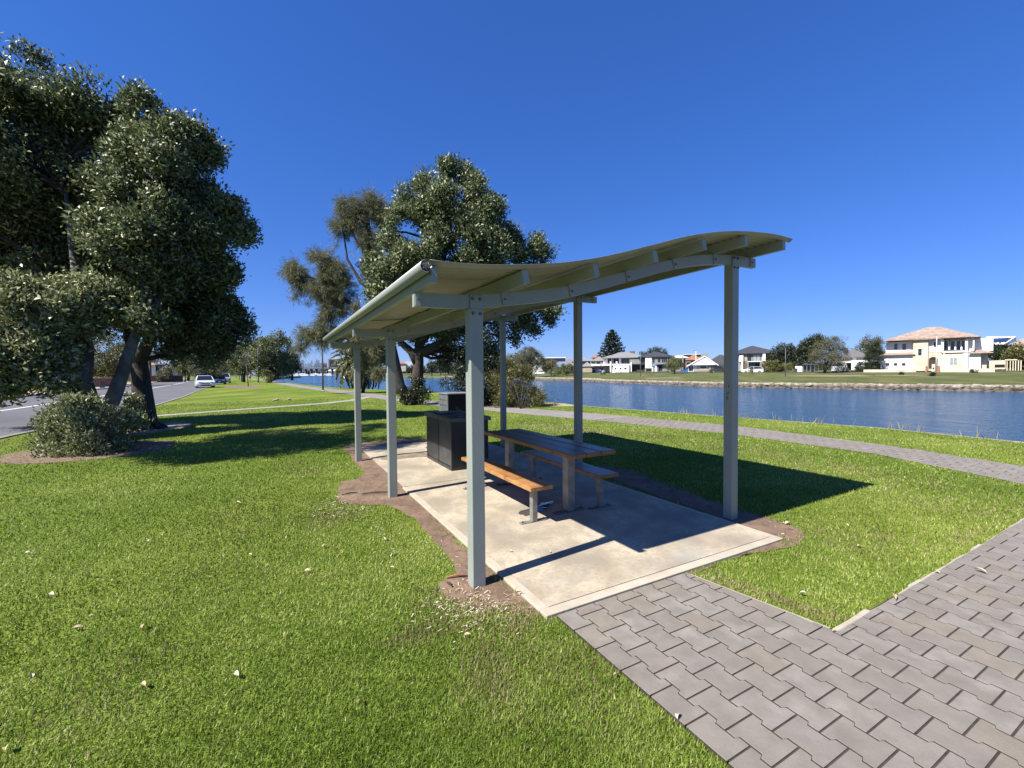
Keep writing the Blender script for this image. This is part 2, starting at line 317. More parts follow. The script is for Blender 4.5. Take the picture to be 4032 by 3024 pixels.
# ================================================================== GROUND, WATER
def poly_sheet(name, pts, z, m, parent=None, skirt=0.0):
    from mathutils.geometry import tessellate_polygon
    tri = tessellate_polygon([[Vector((p[0], p[1], 0)) for p in pts]]); n = len(pts)
    vs = [Vector((p[0], p[1], z)) for p in pts]; fs = []
    for t in tri:
        a, b, c = (vs[i] for i in t); fs.append(tuple(t) if (b-a).cross(c-a).z > 0 else tuple(t)[::-1])
    mb = MB(); mb.add(vs, fs)
    if skirt:
        s = [(p[0], p[1]) for p in pts]; k = len(mb.v); mb.add(vs+[Vector((p[0], p[1], z-skirt)) for p in pts], [(i, (i+1) % n, n+(i+1) % n, n+i) for i in range(n)], 1)
    return mb.build(name, m, parent)
WZ = -1.15
coast = [(13.2, -60), (12.9, 0), (11.9, 5), (10.72, 9.0), (9.75, 11.45), (8.7, 12.8), (7.55, 14.2), (5.6, 16.7), (4.2, 18.4), (3.1, 20.0), (2.6, 21.3), (1.6, 22.6), (0.2, 25.2), (-2.2, 29.5), (-6.5, 36.2), (-10.6, 40.2), (-15.4, 44.4), (-22.8, 52.8), (-31, 65), (-40.8, 79.5), (-57, 104), (-74, 131), (-96, 168), (-130, 240), (-168, 345), (-260, 420), (-460, 560), (-900, 800)]
land = coast+[(-1800, 800), (-1800, -300), (13.2, -300)]
struct(poly_sheet('lawn', land, 0.0, [m_lawn, m_bank], skirt=1.6))
mb = MB(); mb.add([(-1500, -400, WZ), (1500, -400, WZ), (1500, 1300, WZ), (-1500, 1300, WZ)], [(0, 1, 2, 3)]); struct(mb.build('lake_water', m_water))
# outer ground to the horizon, below the water bed
mb = MB(); mb.add([(-5000, -1500, -1.9), (5000, -1500, -1.9), (5000, 5500, -1.9), (-5000, 5500, -1.9)], [(0, 1, 2, 3)]); struct(mb.build('ground', m_lawnfar))
# stone lip of the near bank
mb = MB()
for a, b in zip(coast[1:9], coast[2:10]):
    a, b = Vector((*a, 0)), Vector((*b, 0)); t = (b-a).normalized(); n = Vector((t.y, -t.x, 0))
    mb.hexa([a-n*.02+Vector((0, 0, -.3)), b-n*.02+Vector((0, 0, -.3)), b+n*.10+Vector((0, 0, -.3)), a+n*.10+Vector((0, 0, -.3)), a-n*.02+Vector((0, 0, .012)), b-n*.02+Vector((0, 0, .012)), b+n*.10+Vector((0, 0, .004)), a+n*.10+Vector((0, 0, .004))])
tag(mb.build('bank_edging', m_bank), 'low pale concrete edging along the near bank above the water', 'edging')
struct(poly_sheet('beach', [(0.4, 20.6), (1.4, 19.5), (2.7, 19.6), (3.1, 20.0), (2.6, 21.3), (1.6, 22.6), (0.6, 23.0)], .006, m_sand))
# far side land
far = [((150, -60), (1, .1)), ((95, 5), (.95, .3)), ((72, 35), (.8, .6)), ((57.8, 48.9), (.74, .67)), ((46, 59.3), (.72, .69)), ((35.8, 69.5), (.72, .69)), ((31.5, 79), (.75, .66)), ((29.2, 87.5), (.74, .67)), ((24.5, 102), (.7, .71)), ((19.7, 118), (.62, .78)), ((13.5, 135), (.5, .87)), ((7.5, 152), (.4, .92)), ((-6, 185), (.3, .95)), ((-22, 212), (.2, .98)), ((-38, 236), (.1, 1)), ((-62, 275), (.05, 1)), ((-90, 330), (.3, 1)), ((-200, 600), (.5, .9)), ((-330, 880), (.3, 1)), ((-420, 905), (0, 1)), ((-560, 905), (0, 1)), ((-800, 900), (0, 1)), ((-1500, 900), (-.3, 1))]
prof = [(0, -1.5), (.35, -.30), (.9, -.26), (3, -.18), (12, .25), (24, .72), (33, 1.02), (60, 1.18), (150, 1.25), (500, 1.25), (2500, 1.25)]
vs = []; fs = []; nP = len(prof)
for (x, y), (dx, dy) in far:
    l = math.hypot(dx, dy)
    for s_, z in prof: vs.append((x+dx/l*s_, y+dy/l*s_, z))
for i in range(len(far)-1):
    for j in range(nP-1): fs.append((i*nP+j, i*nP+j+1, (i+1)*nP+j+1, (i+1)*nP+j))
mb = MB(); mb.add(vs, fs); o = mb.build('far_bank', m_lawnfar); struct(o)
def farz(x, y):
    # height of the far bank at a point: distance to the shoreline through the profile
    best = 1e9
    for (a, _), (b, _) in zip(far[1:], far[2:]):
        ax, ay = a; bx, by = b; L2 = (bx-ax)**2+(by-ay)**2; t = max(0, min(1, ((x-ax)*(bx-ax)+(y-ay)*(by-ay))/L2)); best = min(best, math.hypot(x-ax-t*(bx-ax), y-ay-t*(by-ay)))
    for (s0, z0), (s1, z1) in zip(prof, prof[1:]):
        if best <= s1: return z0+(z1-z0)*(best-s0)/(s1-s0)
    return 1.25
# ---- bare patches on the far bank
def patch(name, cx, cy, rx, ry, m, zf, rot=0, seed=0, n=26, amp=.25):
    r = random.Random(seed); mb = MB(); pts = []
    ph = [r.uniform(0, 6.28) for _ in range(4)]
    for i in range(n):
        a = 2*math.pi*i/n; k = 1+amp*(math.sin(2*a+ph[0])*.4+math.sin(3*a+ph[1])*.3+math.sin(5*a+ph[2])*.3+math.sin(9*a+ph[3])*.15)
        x, y = rx*k*math.cos(a), ry*k*math.sin(a); pts.append((cx+x*math.cos(rot)-y*math.sin(rot), cy+x*math.sin(rot)+y*math.cos(rot)))
    vs = [Vector((cx, cy, zf(cx, cy)+.02))]+[Vector((p[0], p[1], zf(p[0], p[1])+.004)) for p in pts]
    mb.add(vs, [(0, i+1, (i+1) % n+1) for i in range(n)]); return mb.build(name, m)
# ================================================================== ROAD
def strip(name, pts_a, pts_b, z0, z1, m, parent=None):
    n = len(pts_a); mb = MB()
    A = [W(*p) for p in pts_a]; B = [W(*p) for p in pts_b]
    for i in range(n-1):
        if z1-z0 < .02: mb.add([A[i]+Vector((0, 0, z1)), A[i+1]+Vector((0, 0, z1)), B[i+1]+Vector((0, 0, z1)), B[i]+Vector((0, 0, z1))], [(0, 1, 2, 3)])
        else: mb.hexa([A[i]+Vector((0, 0, z0)), A[i+1]+Vector((0, 0, z0)), B[i+1]+Vector((0, 0, z0)), B[i]+Vector((0, 0, z0)), A[i]+Vector((0, 0, z1)), A[i+1]+Vector((0, 0, z1)), B[i+1]+Vector((0, 0, z1)), B[i]+Vector((0, 0, z1))])
    return mb.build(name, m, parent)
near = [(-40, -7.0), (0, -7.3), (13.3, -7.45), (19, -6.95), (25, -6.8), (36, -7.2), (47, -8.0), (70, -9.2), (99, -10.8), (130, -14), (170, -22), (230, -38), (300, -60)]
farr = [(-40, -17.2), (0, -17.2), (13.3, -17.3), (25, -17.4), (39, -17.6), (50, -18.4), (62, -19), (74, -19.7), (99, -22), (120, -24.6), (155, -32), (200, -46), (260, -68)]
sh = lambda P, d: [(u, v+d) for u, v in P]
struct(strip('road', near, farr, 0, .006, m_asph))
struct(strip('kerb', near, sh(near, .16), 0, .03, mat('worn_kerb', (.22, .21, .18), (.30, .28, .24), 3, .9)))
struct(strip('kerb', sh(farr, -.22), farr, 0, .13, m_kerb))
struct(strip('pavement', sh(farr, -4.4), sh(farr, -.22), 0, .115, m_redpave))
cl = [(-40, -12.1), (0, -12.2), (25.6, -12.3), (35.7, -12.7), (56, -13.9), (90, -16.4), (127, -20), (170, -31)]
struct(strip('centre_line', sh(cl, -.07), sh(cl, .07), 0, .011, m_line))
# grass island with kerb further along the road
pi = [gnd(704, 1489), gnd(735, 1482.5), gnd(790, 1481), gnd(812, 1483), gnd(770, 1490), gnd(740, 1493)]
struct(poly_sheet('traffic_island', [(p.x, p.y) for p in pi], .12, [m_lawn, m_kerb], skirt=.12))
# thin concrete path that crosses the lawn from the road
pl = [(16.4, -6.9), (17.4, -6.0), (17.9, -5.3), (19.4, -3), (20.4, -1.1), (21.6, 1), (23.6, 2.9), (27, 4.4)]
pr = [(17.3, -6.9), (18.15, -6.0), (18.6, -5.4), (20.1, -3), (21.2, -1.1), (22.4, .8), (24.4, 2.5), (27.4, 3.8)]
struct(strip('footpath', pl, pr, 0, .010, m_pathc))
# lakeside path (grey), from right of the frame round behind the trees to the far left
lpn = [(-14, 6.6), (-6, 7.0), (-1.05, 7.55), (.93, 8.45), (3.9, 8.55), (7.9, 7.75), (11, 6.9), (14.5, 6.0), (19, 5.0), (24, 4.35), (29.4, 3.9), (34.3, 3.35), (39.3, 2.75), (52, 1.2), (84, -1.6), (120, -4.5), (168, -9), (230, -18)]
lpf = [(-14, 8.5), (-6, 8.75), (-.7, 9.16), (1.4, 9.75), (4.8, 10.1), (9.85, 9.2), (13, 8.3), (16.5, 7.4), (20, 6.6), (25, 5.9), (30, 5.4), (36.8, 4.7), (42, 4.2), (54, 2.7), (86, .1), (122, -2.6), (170, -6.5), (232, -15)]
m_lake = mat('path_grey', (.23, .20, .185), (.30, .27, .25), 1.2, .9, extra=[((.15, .13, .12), 5, .5, .75, .5)])
struct(strip('lakeside_path', lpf, lpn, 0, .006, m_lake))
# ================================================================== PAVERS
P_LEN, P_PIT, P_AMP = .2, .1695, .022
def paver_poly(u0, v0, g=.0043):
    a = P_AMP; L = P_LEN
    le = [(g, g), (.045, g), (.054, a+g), (.146, a+g), (.155, g), (L-g, g)]
    ri = [(L-g, P_PIT+a-g), (.155-.001, P_PIT+a-g), (.145, P_PIT-g), (.055, P_PIT-g), (.046, P_PIT+a-g), (g, P_PIT+a-g)]
    return [(u0-p[0], v0+p[1]) for p in le+ri]
def clip(poly, a, b, c):         # keep a*u+b*v >= c
    out = []
    for i in range(len(poly)):
        p, q = poly[i], poly[(i+1) % len(poly)]; dp = a*p[0]+b*p[1]-c; dq = a*q[0]+b*q[1]-c
        if dp >= 0: out.append(p)
        if dp*dq < 0: t = dp/(dp-dq); out.append((p[0]+(q[0]-p[0])*t, p[1]+(q[1]-p[1])*t))
    return out
def area(p): return abs(sum(p[i][0]*p[(i+1) % len(p)][1]-p[(i+1) % len(p)][0]*p[i][1] for i in range(len(p))))/2 if len(p) > 2 else 0
pav = []
UE = -.592          # edge by the slab
for ci in range(-3, 46):
    v0 = .6143+P_PIT*ci-.0
    for ri in range(-20, 34):
        u0 = -1.5743+P_LEN*ri+(.1 if ci % 2 else 0)-.0
        poly = paver_poly(u0, v0)
        cu = sum(p[0] for p in poly)/12; cv = sum(p[1] for p in poly)/12
        if cu > -.5 or cu < -4.6 or cv > 7.5: continue
        poly = clip(poly, -1, 0, -UE-.0); poly = clip(poly, 0, 1, .318)
        if len(poly) < 3: continue
        if cv > 1.4:
            A_ = clip(poly, -.1615, -1, -1.413); B_ = clip(poly, -1, .0158, 1.566)
            poly = A_ if area(A_) > area(B_) else B_
        if len(poly) < 3 or area(poly) < .0012: continue
        full = len(poly) == 12 and area(poly) > .0325
        w = W(cu, cv)
        # rough size in the picture
        rel = w-Vector((0, 0, CH)); dpt = rel.y
        if dpt < .9: continue
        px = 2016+F*w.x/dpt; py = 1466+F*CH/dpt
        inside = px < 4200 and py < 3200
        pav.append((inside, dpt, poly, full, u0, v0))
pav.sort(key=lambda t: (not t[0], t[1]))
mpav = []
for k, (c1, c2) in enumerate([((.222, .197, .163), (.270, .240, .202)), ((.215, .193, .165), (.262, .236, .203)), ((.228, .198, .157), (.270, .238, .193)), ((.225, .202, .172), (.290, .264, .230)), ((.212, .184, .155), (.255, .226, .192))]):
    mpav.append(mat('paver_concrete', c1, c2, 9, .85, bump=.35, bscale=260, extra=[((.38, .35, .31), 5.0, .57, .78, .65), ((.17, .145, .13), 60, .55, .75, .35)]))
pavground = struct(strip('paved_path', [(-14, .33), (UE, .33)], [(-14, 1.50), (UE, 1.50)], 0, .015, m_joint))
pg2 = struct(strip('paved_path', [(-14, 1.50), (-1.525, 1.50)], [(-14, 7.6), (-1.47, 7.6)], 0, .0152, m_joint))
PT, PB = .0205, .003
def paver_mesh(poly, z1):
    mb = MB(); n = len(poly); cu = sum(p[0] for p in poly)/n; cv = sum(p[1] for p in poly)/n
    top = [(cu+(p[0]-cu)*.975, cv+(p[1]-cv)*.98) for p in poly]
    b = [W(p[0], p[1], PB) for p in poly]; m_ = [W(p[0], p[1], z1-.0012) for p in poly]; t = [W(p[0], p[1], z1) for p in top]
    mb.add(b+m_+t, [(i, (i+1) % n, n+(i+1) % n, n+i) for i in range(n)], 1); mb.f += [(n+i, n+(i+1) % n, 2*n+(i+1) % n, 2*n+i) for i in range(n)]+[tuple(range(2*n, 3*n))]; mb.m += [0]*(n+1)
    return mb
rest = MB(); rest_m = []; shared = {}
for i, (ins, dpt, poly, full, u0, v0) in enumerate(pav):
    if ins and i < 300:
        k = random.randrange(5)
        if full:
            if k not in shared:
                mb = paver_mesh(paver_poly(0, 0), PT); me = mb.mesh('paver', W(0, 0)); me.materials.append(mpav[k]); me.materials.append(m_joint); shared[k] = me
            o = bpy.data.objects.new('paver', shared[k]); C.objects.link(o)
            o.location = W(u0, v0, random.uniform(-.0018, .0018))-Vector((0, 0, 0))
            o.rotation_euler = (random.uniform(-.006, .006), random.uniform(-.006, .006), random.uniform(-.004, .004))
        else:
            o = paver_mesh(poly, PT).build('paver', [mpav[k], m_joint])
        o.parent = pavground
    else:
        mb = paver_mesh(poly, PT+random.uniform(-.0015, .0015)); k = random.randrange(5); n0 = len(rest.v); rest.v += mb.v; rest.f += [tuple(i_+n0 for i_ in f_) for f_ in mb.f]; rest.m += [5 if q_ else k for q_ in mb.m]
# lakeside path pavers, laid across
LP = []
def inter(P, u):
    for (a, b), (c, d) in zip(P, P[1:]):
        if a <= u <= c: return b+(d-b)*(u-a)/(c-a)
for ri in range(0, 62):
    uu = -4+ri*.2
    lo, hi = inter(lpn, uu), inter(lpf, uu)
    if lo is None: continue
    n = int((hi-lo)/P_PIT)
    for c in range(n):
        poly = paver_poly(uu+(.1 if c % 2 else 0), lo+c*P_PIT); mb = MB()
        b = [W(p[0], p[1], PB) for p in poly]; t = [W(p[0], p[1], .014+random.uniform(-.002, .002)) for p in poly]; nn = 12
        rest.add(b+t, [tuple(range(nn, 2*nn))]+[(i, (i+1) % nn, nn+(i+1) % nn, nn+i) for i in range(nn)], random.randrange(5))
o = rest.build('paver', mpav+[m_joint], pg2); stuff(o)
# thin concrete haunch along the lawn beside the path
mb = MB()
ed = [(-.62, 1.515), (-1.50, 1.655)]
mb.hexa([W(ed[0][0], ed[0][1]), W(ed[1][0], ed[1][1]), W(ed[1][0], ed[1][1]+.022), W(ed[0][0], ed[0][1]+.022), W(ed[0][0], ed[0][1], .014), W(ed[1][0], ed[1][1], .018), W(ed[1][0], ed[1][1]+.022, .014), W(ed[0][0], ed[0][1]+.022, .012)])
mb.build('edge_mortar', m_concedge, pavground)
mb = MB(); prev = (-1.545, 1.67)
for i in range(1, 26):
    q = (-1.545+.0035*i+random.uniform(-.005, .005), 1.67+i*.21); w_ = .035 if i < 3 else random.uniform(.008, .030)
    a, b = prev, q; mb.hexa([W(a[0], a[1]), W(b[0], b[1]), W(b[0]+w_, b[1]), W(a[0]+w_, a[1]), W(a[0], a[1], .021), W(b[0], b[1], .021), W(b[0]+w_, b[1], .015), W(a[0]+w_, a[1], .015)]); prev = q
mb.build('edge_mortar', m_concedge, pg2)
# ================================================================== SLAB AND SOIL
SU0, SU1, SV0, SV1 = -.572, 6.56, .255, 2.835
slab = struct(MB().box(SU0+.085, 2.985, SV0+.075, SV1-.075, -.1, .0245, TW).build('concrete_slab', m_conc))
MB().box(3.0, SU1, SV0+.03, SV1, -.1, .0245, TW).build('slab_bay', m_conc, slab)
mb = MB()          # trowelled border
mb.box(SU0, SU0+.083, SV0, SV1, -.1, .0225, TW); mb.box(SU0+.083, 2.985, SV0, SV0+.073, -.1, .0225, TW); mb.box(SU0+.083, 2.985, SV1-.073, SV1, -.1, .0225, TW)
mb.build('slab_border', m_concedge, slab, bevel=.004)
ZS = .0245
# wet stain and puddle under the table
o = patch('puddle', *W(1.28, 1.33)[:2], .26, .10, mat('wet_concrete', (.075, .07, .065), (.11, .10, .09), 12, .06, spec=.8), lambda x, y: ZS+.0, rot=.9, seed=4, amp=.4); tag(o, 'thin dark puddle on the slab under the picnic table', 'puddle')
o = patch('dry_stain', *W(5.15, .95)[:2], .62, .26, mat('stained_concrete', (.20, .155, .10), (.29, .24, .17), 8, .9), lambda x, y: ZS-.0, rot=.45, seed=9, amp=.3); struct(o)
soil_polys = []
def soil(name, px, m=m_soil, z=.005):
    q_ = [gnd(x*1.8228, y*1.8228) for x, y in px]; pts = []; rj = random.Random(len(px))
    for a_, b_ in zip(q_, q_[1:]+q_[:1]):
        L_ = (b_-a_).length; n_ = max(1, min(12, int(L_/.12)))
        for i_ in range(n_): pts.append(a_.lerp(b_, i_/n_)+Vector((rj.uniform(-1, 1), rj.uniform(-1, 1), 0))*min(.05, L_*.05)*(1 if i_ else .3))
    soil_polys.append([(p.x, p.y) for p in pts]); return struct(poly_sheet(name, [(p.x, p.y) for p in pts], z, m))
soil('bare_soil', [(1190, 1330), (1120, 1330), (1085, 1318), (1040, 1322), (1000, 1308), (962, 1292), (945, 1262), (985, 1240), (978, 1212), (960, 1192), (930, 1165), (905, 1130), (870, 1105), (840, 1092), (790, 1092), (735, 1085), (728, 1062), (740, 1040), (770, 1035), (790, 1022), (772, 1003), (755, 985), (742, 968), (760, 960), (800, 955), (870, 948), (920, 946), (918, 956), (830, 962), (850, 1000), (905, 1072), (1000, 1180), (1100, 1270)])
soil('bare_soil', [(1225, 1322), (1488, 1247), (1520, 1232), (1560, 1214), (1600, 1200), (1660, 1192), (1715, 1182), (1740, 1160), (1728, 1142), (1690, 1130), (1650, 1115), (1560, 1092), (1440, 1045), (1370, 1018), (1300, 1004), (1330, 1040), (1500, 1100), (1688, 1164), (1300, 1296), (1240, 1322)])
soil('bare_soil', [(262, 935), (285, 925), (330, 918), (380, 912), (418, 915), (408, 922), (360, 930), (320, 938), (275, 944)], mat('pale_soil', (.32, .25, .19), (.42, .35, .28), 3, .95, bump=1, bscale=6))
soil('mulch_bed', [(0, 985), (50, 975), (120, 968), (200, 962), (300, 952), (378, 952), (370, 968), (320, 978), (230, 990), (120, 1000), (50, 1003), (0, 1002)], m_mulch)
soil('bare_soil', [(478, 835), (500, 833), (545, 833), (568, 836), (560, 839), (500, 839)], m_mulch)
# ================================================================== GRASS
def in_poly(P, poly):
    x, y = P[:, 0], P[:, 1]; c = np.zeros(len(P), bool); n = len(poly)
    for i in range(n):
        (x1, y1), (x2, y2) = poly[i], poly[(i+1) % n]
        k = ((y1 > y) != (y2 > y)) & (x < (x2-x1)*(y-y1)/((y2-y1) if y2 != y1 else 1e-9)+x1); c ^= k
    return c
def grass_points(n, d0, d1, seed, a0=-60, a1=60):
    r = np.random.default_rng(seed); d = d0*(d1/d0)**r.random(n); a = np.radians(r.uniform(a0, a1, n)); P = np.stack([d*np.sin(a), d*np.cos(a)], 1)
    ne = (.02+.03*snoise(np.c_[P, 0*P[:, 0]], 9, 1)+.012*snoise(np.c_[P, 0*P[:, 0]], 31, 2))      # ragged edges
    u = (P[:, 0]-O.x)*U.x+(P[:, 1]-O.y)*U.y; v = (P[:, 0]-O.x)*V.x+(P[:, 1]-O.y)*V.y
    bad = (u > SU0-.01) & (u < SU1+.01) & (v > SV0-.01-ne*.4) & (v < SV1+.01)
    bad |= (u < UE+.03) & (v > .322+ne*.35) & (v < 1.53-.16*(u+.6)-.0)
    bad |= (u < -1.515+ne*.3) & (v > .322)
    lo = np.interp(u, [p[0] for p in lpn], [p[1] for p in lpn]); hi = np.interp(u, [p[0] for p in lpf], [p[1] for p in lpf]); bad |= (u > -14) & (v > lo-ne*.6) & (v < hi+ne*.6)
    bad |= v < np.interp(u, [p[0] for p in near], [p[1] for p in near])+.3
    pa = np.interp(v, [p[1] for p in pl], [p[0] for p in pl]); pb = np.interp(v, [p[1] for p in pr], [p[0] for p in pr]); bad |= (u > pa) & (u < pb) & (v < 4.4) & (v > -7)
    Q = P+np.c_[ne*3.6, -ne*3.0]
    soilm = np.zeros(len(P), bool)
    for s_ in soil_polys[:2]: soilm |= in_poly(Q, s_)
    for s_ in soil_polys[2:]: soilm |= in_poly(Q, s_)
    bad |= soilm & (r.random(len(P)) > .015+.10*(snoise(np.c_[P, 0*P[:, 0]], 14, 6) > .45))
    cp = land; bad |= ~in_poly(P, cp)
    return P[~bad], d[~bad], r
def blades(name, n, d0, d1, seed, h, w, m=m_blade, dens=None, dry=0, **k):
    P, d, r = grass_points(n, d0, d1, seed, **k)
    if dens is not None:
        kk = dens(P, r); P, d = P[kk], d[kk]
    n = len(P); t = r.uniform(0, 2*np.pi, n); tilt = np.abs(r.normal(.1, .75, n)); hh = h*r.uniform(.45, 1.6, n)*(.85+.02*np.minimum(d, 7))
    D = np.c_[np.sin(tilt)*np.cos(t), np.sin(tilt)*np.sin(t), np.cos(tilt)]
    B = np.c_[P, np.full(n, -.003)]; S = np.c_[-np.sin(t+r.normal(0, .8, n)), np.cos(t), np.zeros(n)]
    S /= np.linalg.norm(S, axis=1)[:, None]
    ww = ((w+.0013*d)*r.uniform(.7, 1.4, n))[:, None]
    v = np.empty((n, 3, 3)); v[:, 0] = B-S*ww/2; v[:, 1] = B+S*ww/2; v[:, 2] = B+D*hh[:, None]
    me = bpy.data.meshes.new(name); me.vertices.add(3*n); me.vertices.foreach_set('co', v.ravel().astype(np.float32)); me.loops.add(3*n); me.loops.foreach_set('vertex_index', np.arange(3*n, dtype=np.int32)); me.polygons.add(n); me.polygons.foreach_set('loop_start', np.arange(0, 3*n, 3, dtype=np.int32)); me.update(calc_edges=True)
    P3 = np.c_[P, 0*P[:, 0]]
    tint = np.clip(.40+.20*snoise(P3, 1.1, 5)+.15*snoise(P3, 4.3, 2)+.12*snoise(P3, 13, 8)+r.normal(0, .24, n), 0, 1)
    a_ = me.attributes.new('tint', 'FLOAT', 'FACE'); a_.data.foreach_set('value', tint.astype(np.float32))
    return link(name, me, m)
o = blades('grass', 950000, 1.3, 30.0, 11, .025, .0022); tag(o, 'short green turf blades covering the lawn round the shelter', 'grass', kind='stuff')
o = blades('grass', 60000, .22, 1.35, 14, .027, .0035, a0=-180, a1=180); tag(o, 'short green turf blades on the lawn right by the viewpoint', 'grass', kind='stuff')
def near_uv(us):
    def f(P, r):
        p = np.zeros(len(P)); u = (P[:, 0]-O.x)*U.x+(P[:, 1]-O.y)*U.y; v = (P[:, 0]-O.x)*V.x+(P[:, 1]-O.y)*V.y
        for (a, b, ru, rv, k) in us: p = np.maximum(p, k*np.exp(-((u-a)/ru)**2-((v-b)/rv)**2))
        p *= np.clip(.7+.6*snoise(np.c_[P, 0*P[:, 0]], 6, 3), 0, 1.4)
        return r.random(len(P)) < p
    return f
o = blades('dry_grass', 750000, 1.5, 14, 21, .035, .0025, m_dry, near_uv([(*uvn(*gnd(1640, 2510).xy), .10, .16, .45), (*uvn(*gnd(2150, 2630).xy), .06, .10, .4), (*uvn(*gnd(900, 2250).xy), .5, .4, .10), (*uvn(*gnd(1000, 2050).xy), .9, .5, .12), (*uvn(*gnd(400, 2700).xy), .4, .3, .10), (*uvn(*gnd(3700, 1950).xy), 1.0, .9, .22), (-.15, -.12, .28, .25, .9), (-.5, .1, .15, .2, .6), (-.85, -.25, .25, .15, .5), (-.8, 1.65, .2, .08, 1), (-1.15, 1.75, .3, .06, .9), (-1.45, 1.85, .12, .12, .6), (3, 7.0, 2.4, .7, .35), (6.5, 5.7, 1.9, .75, 1.0), (1.5, 6.6, 3.0, .55, .45), (-.6, 5.6, .8, .8, .3), (4.6, 6.6, 1.5, .5, .5), (-.9, 3.4, .5, .6, .25), (3.0, 10.9, 4.5, .3, .3), (-1.0, .0, .4, .3, .25), (.2, 5.9, 1.2, .3, .2), (2.5, 12.2, 5, .35, .4), (-1.35, 4.2, .08, .8, .5), (2.2, -.75, .3, .3, .5), (4.8, -.8, .3, .3, .4)]))
tag(o, 'patches of dry straw-coloured grass by the post, path corner and shelter shadow', 'grass', kind='stuff')
# straw, bark strips and twigs lying on the soil by the posts
mb = MB(); r_ = random.Random(5)
for (u, v, ru, rv, n) in ((-.22, -.12, .28, .22, 420), (2.55, -.62, .45, .32, 330), (-.35, .12, .12, .1, 60), (4.9, -.45, .3, .3, 90), (1.4, -.35, .8, .12, 90), (-.3, 2.2, .1, .5, 60), (.4, 3.3, .6, .15, 60), (-.2, 3.3, .2, .3, 40), (.9, 0.0, .9, .12, 50)):
    for _ in range(n):
        p = W(u+r_.gauss(0, ru*.6), v+r_.gauss(0, rv*.6)); uu, vv = uvn(p.x, p.y)
        if SV0-.02 < vv < SV1 and SU0 < uu < SU1: continue
        a = r_.uniform(0, 6.28); L = r_.uniform(.008, .035)*(2.2 if u > 2 and _ % 4 == 0 else 1); w_ = r_.uniform(.001, .003); d = Vector((math.cos(a), math.sin(a), r_.uniform(-.1, .3))); s_ = Vector((-d.y, d.x, 0))*w_
        z = Vector((0, 0, r_.uniform(.006, .016))); mb.add([p-s_+z, p+s_+z, p+s_+d*L+z, p-s_+d*L+z], [(0, 1, 2, 3)], r_.randrange(3))
o = mb.build('bark_litter', [mat('straw', (.45, .36, .2), rough=.8), mat('bark_chip', (.26, .15, .09), rough=.8), mat('bleached_chip', (.62, .55, .45), rough=.8)]); tag(o, 'dry straw and bark chips lying on the soil by the left posts', 'litter', kind='stuff')
for k, (px, py, L, a) in enumerate([(1800, 2278, .16, .15), (1480, 1945, .34, .2), (1378, 1948, .2, .55), (1770, 2310, .07, -.9)]):
    p = gnd(px, py); mb = MB(); mb.tube([p+Vector((-math.cos(a)*L/2, -math.sin(a)*L/2, .018)), p+Vector((0, .008, .024)), p+Vector((math.cos(a)*L/2, math.sin(a)*L/2, .016))], [.007, .009, .004], 6)
    lab = ['red brown stick lying beside the base of the front left post', 'long dark stick lying on the soil beside the middle left post', 'thin bent stick in the litter left of the middle left post', 'short orange bark strip by the base of the front left post'][k]
    tag(mb.build('stick', m_barkd if k else mat('red_stick', (.28, .12, .07), rough=.7), smooth=True), lab, 'stick')
# fallen leaves
def leaf_mesh(L, w, mt):
    mb = MB(); pts = []; n = 8
    for i in range(n+1):
        t = i/n; ww = w*math.sin(math.pi*t)**.8*.5; pts.append((t*L-L/2, ww, .012*math.sin(t*3)))
    low = [(p[0], -p[1], p[2]+.004) for p in pts[1:-1]]
    mid = [(p[0], 0, p[2]-.004) for p in pts]
    mb.add([Vector(p) for p in pts+mid+low], [(i, i+1, n+1+i+1, n+1+i) for i in range(n)]+[(n+1+i, n+1+i+1, min(2*n+2+i, 2*n+2+n-2), max(2*n+2+i-1, 2*n+2)) for i in range(n)])
    me = mb.mesh('leaf'); me.materials.append(mt); return me
lm = [leaf_mesh(.052, .021, m_fallen), leaf_mesh(.045, .022, m_fallen2), leaf_mesh(.062, .017, m_fallen)]
spots = [(309, 1362), (511, 1468), (169, 1365), (197, 1340), (621, 1166), (777, 1527), (1326, 1466), (322, 1174), (847, 1233), (13, 1631), (68, 1472), (616, 1378), (665, 1240), (112, 1291), (1120, 1290), (540, 1205), (245, 1260), (720, 1120), (590, 1005), (400, 1040), (250, 1050), (1048, 1045), (655, 1035), (515, 1090), (310, 1490), (60, 1200), (1935, 1060), (1855, 1185), (1465, 1560), (1955, 1035), (700, 1185), (1700, 1135), (1010, 1380), (915, 1320), (478, 1015), (1050, 900), (830, 1170), (1735, 1290)]
for i, (px, py) in enumerate(spots):
    p = gnd(px*1.8228, py*1.8228); o = bpy.data.objects.new('fallen_leaf', lm[i % 3]); C.objects.link(o); o.location = (p.x, p.y, .026)
    o.rotation_euler = (random.uniform(-.4, .4), random.uniform(-.4, .4), random.uniform(0, 6.28)); o.scale = (random.uniform(.7, 1.1),)*3
    tag(o, 'small dry fallen leaf lying on the green lawn', 'leaf', 'fallen leaves on the lawn')
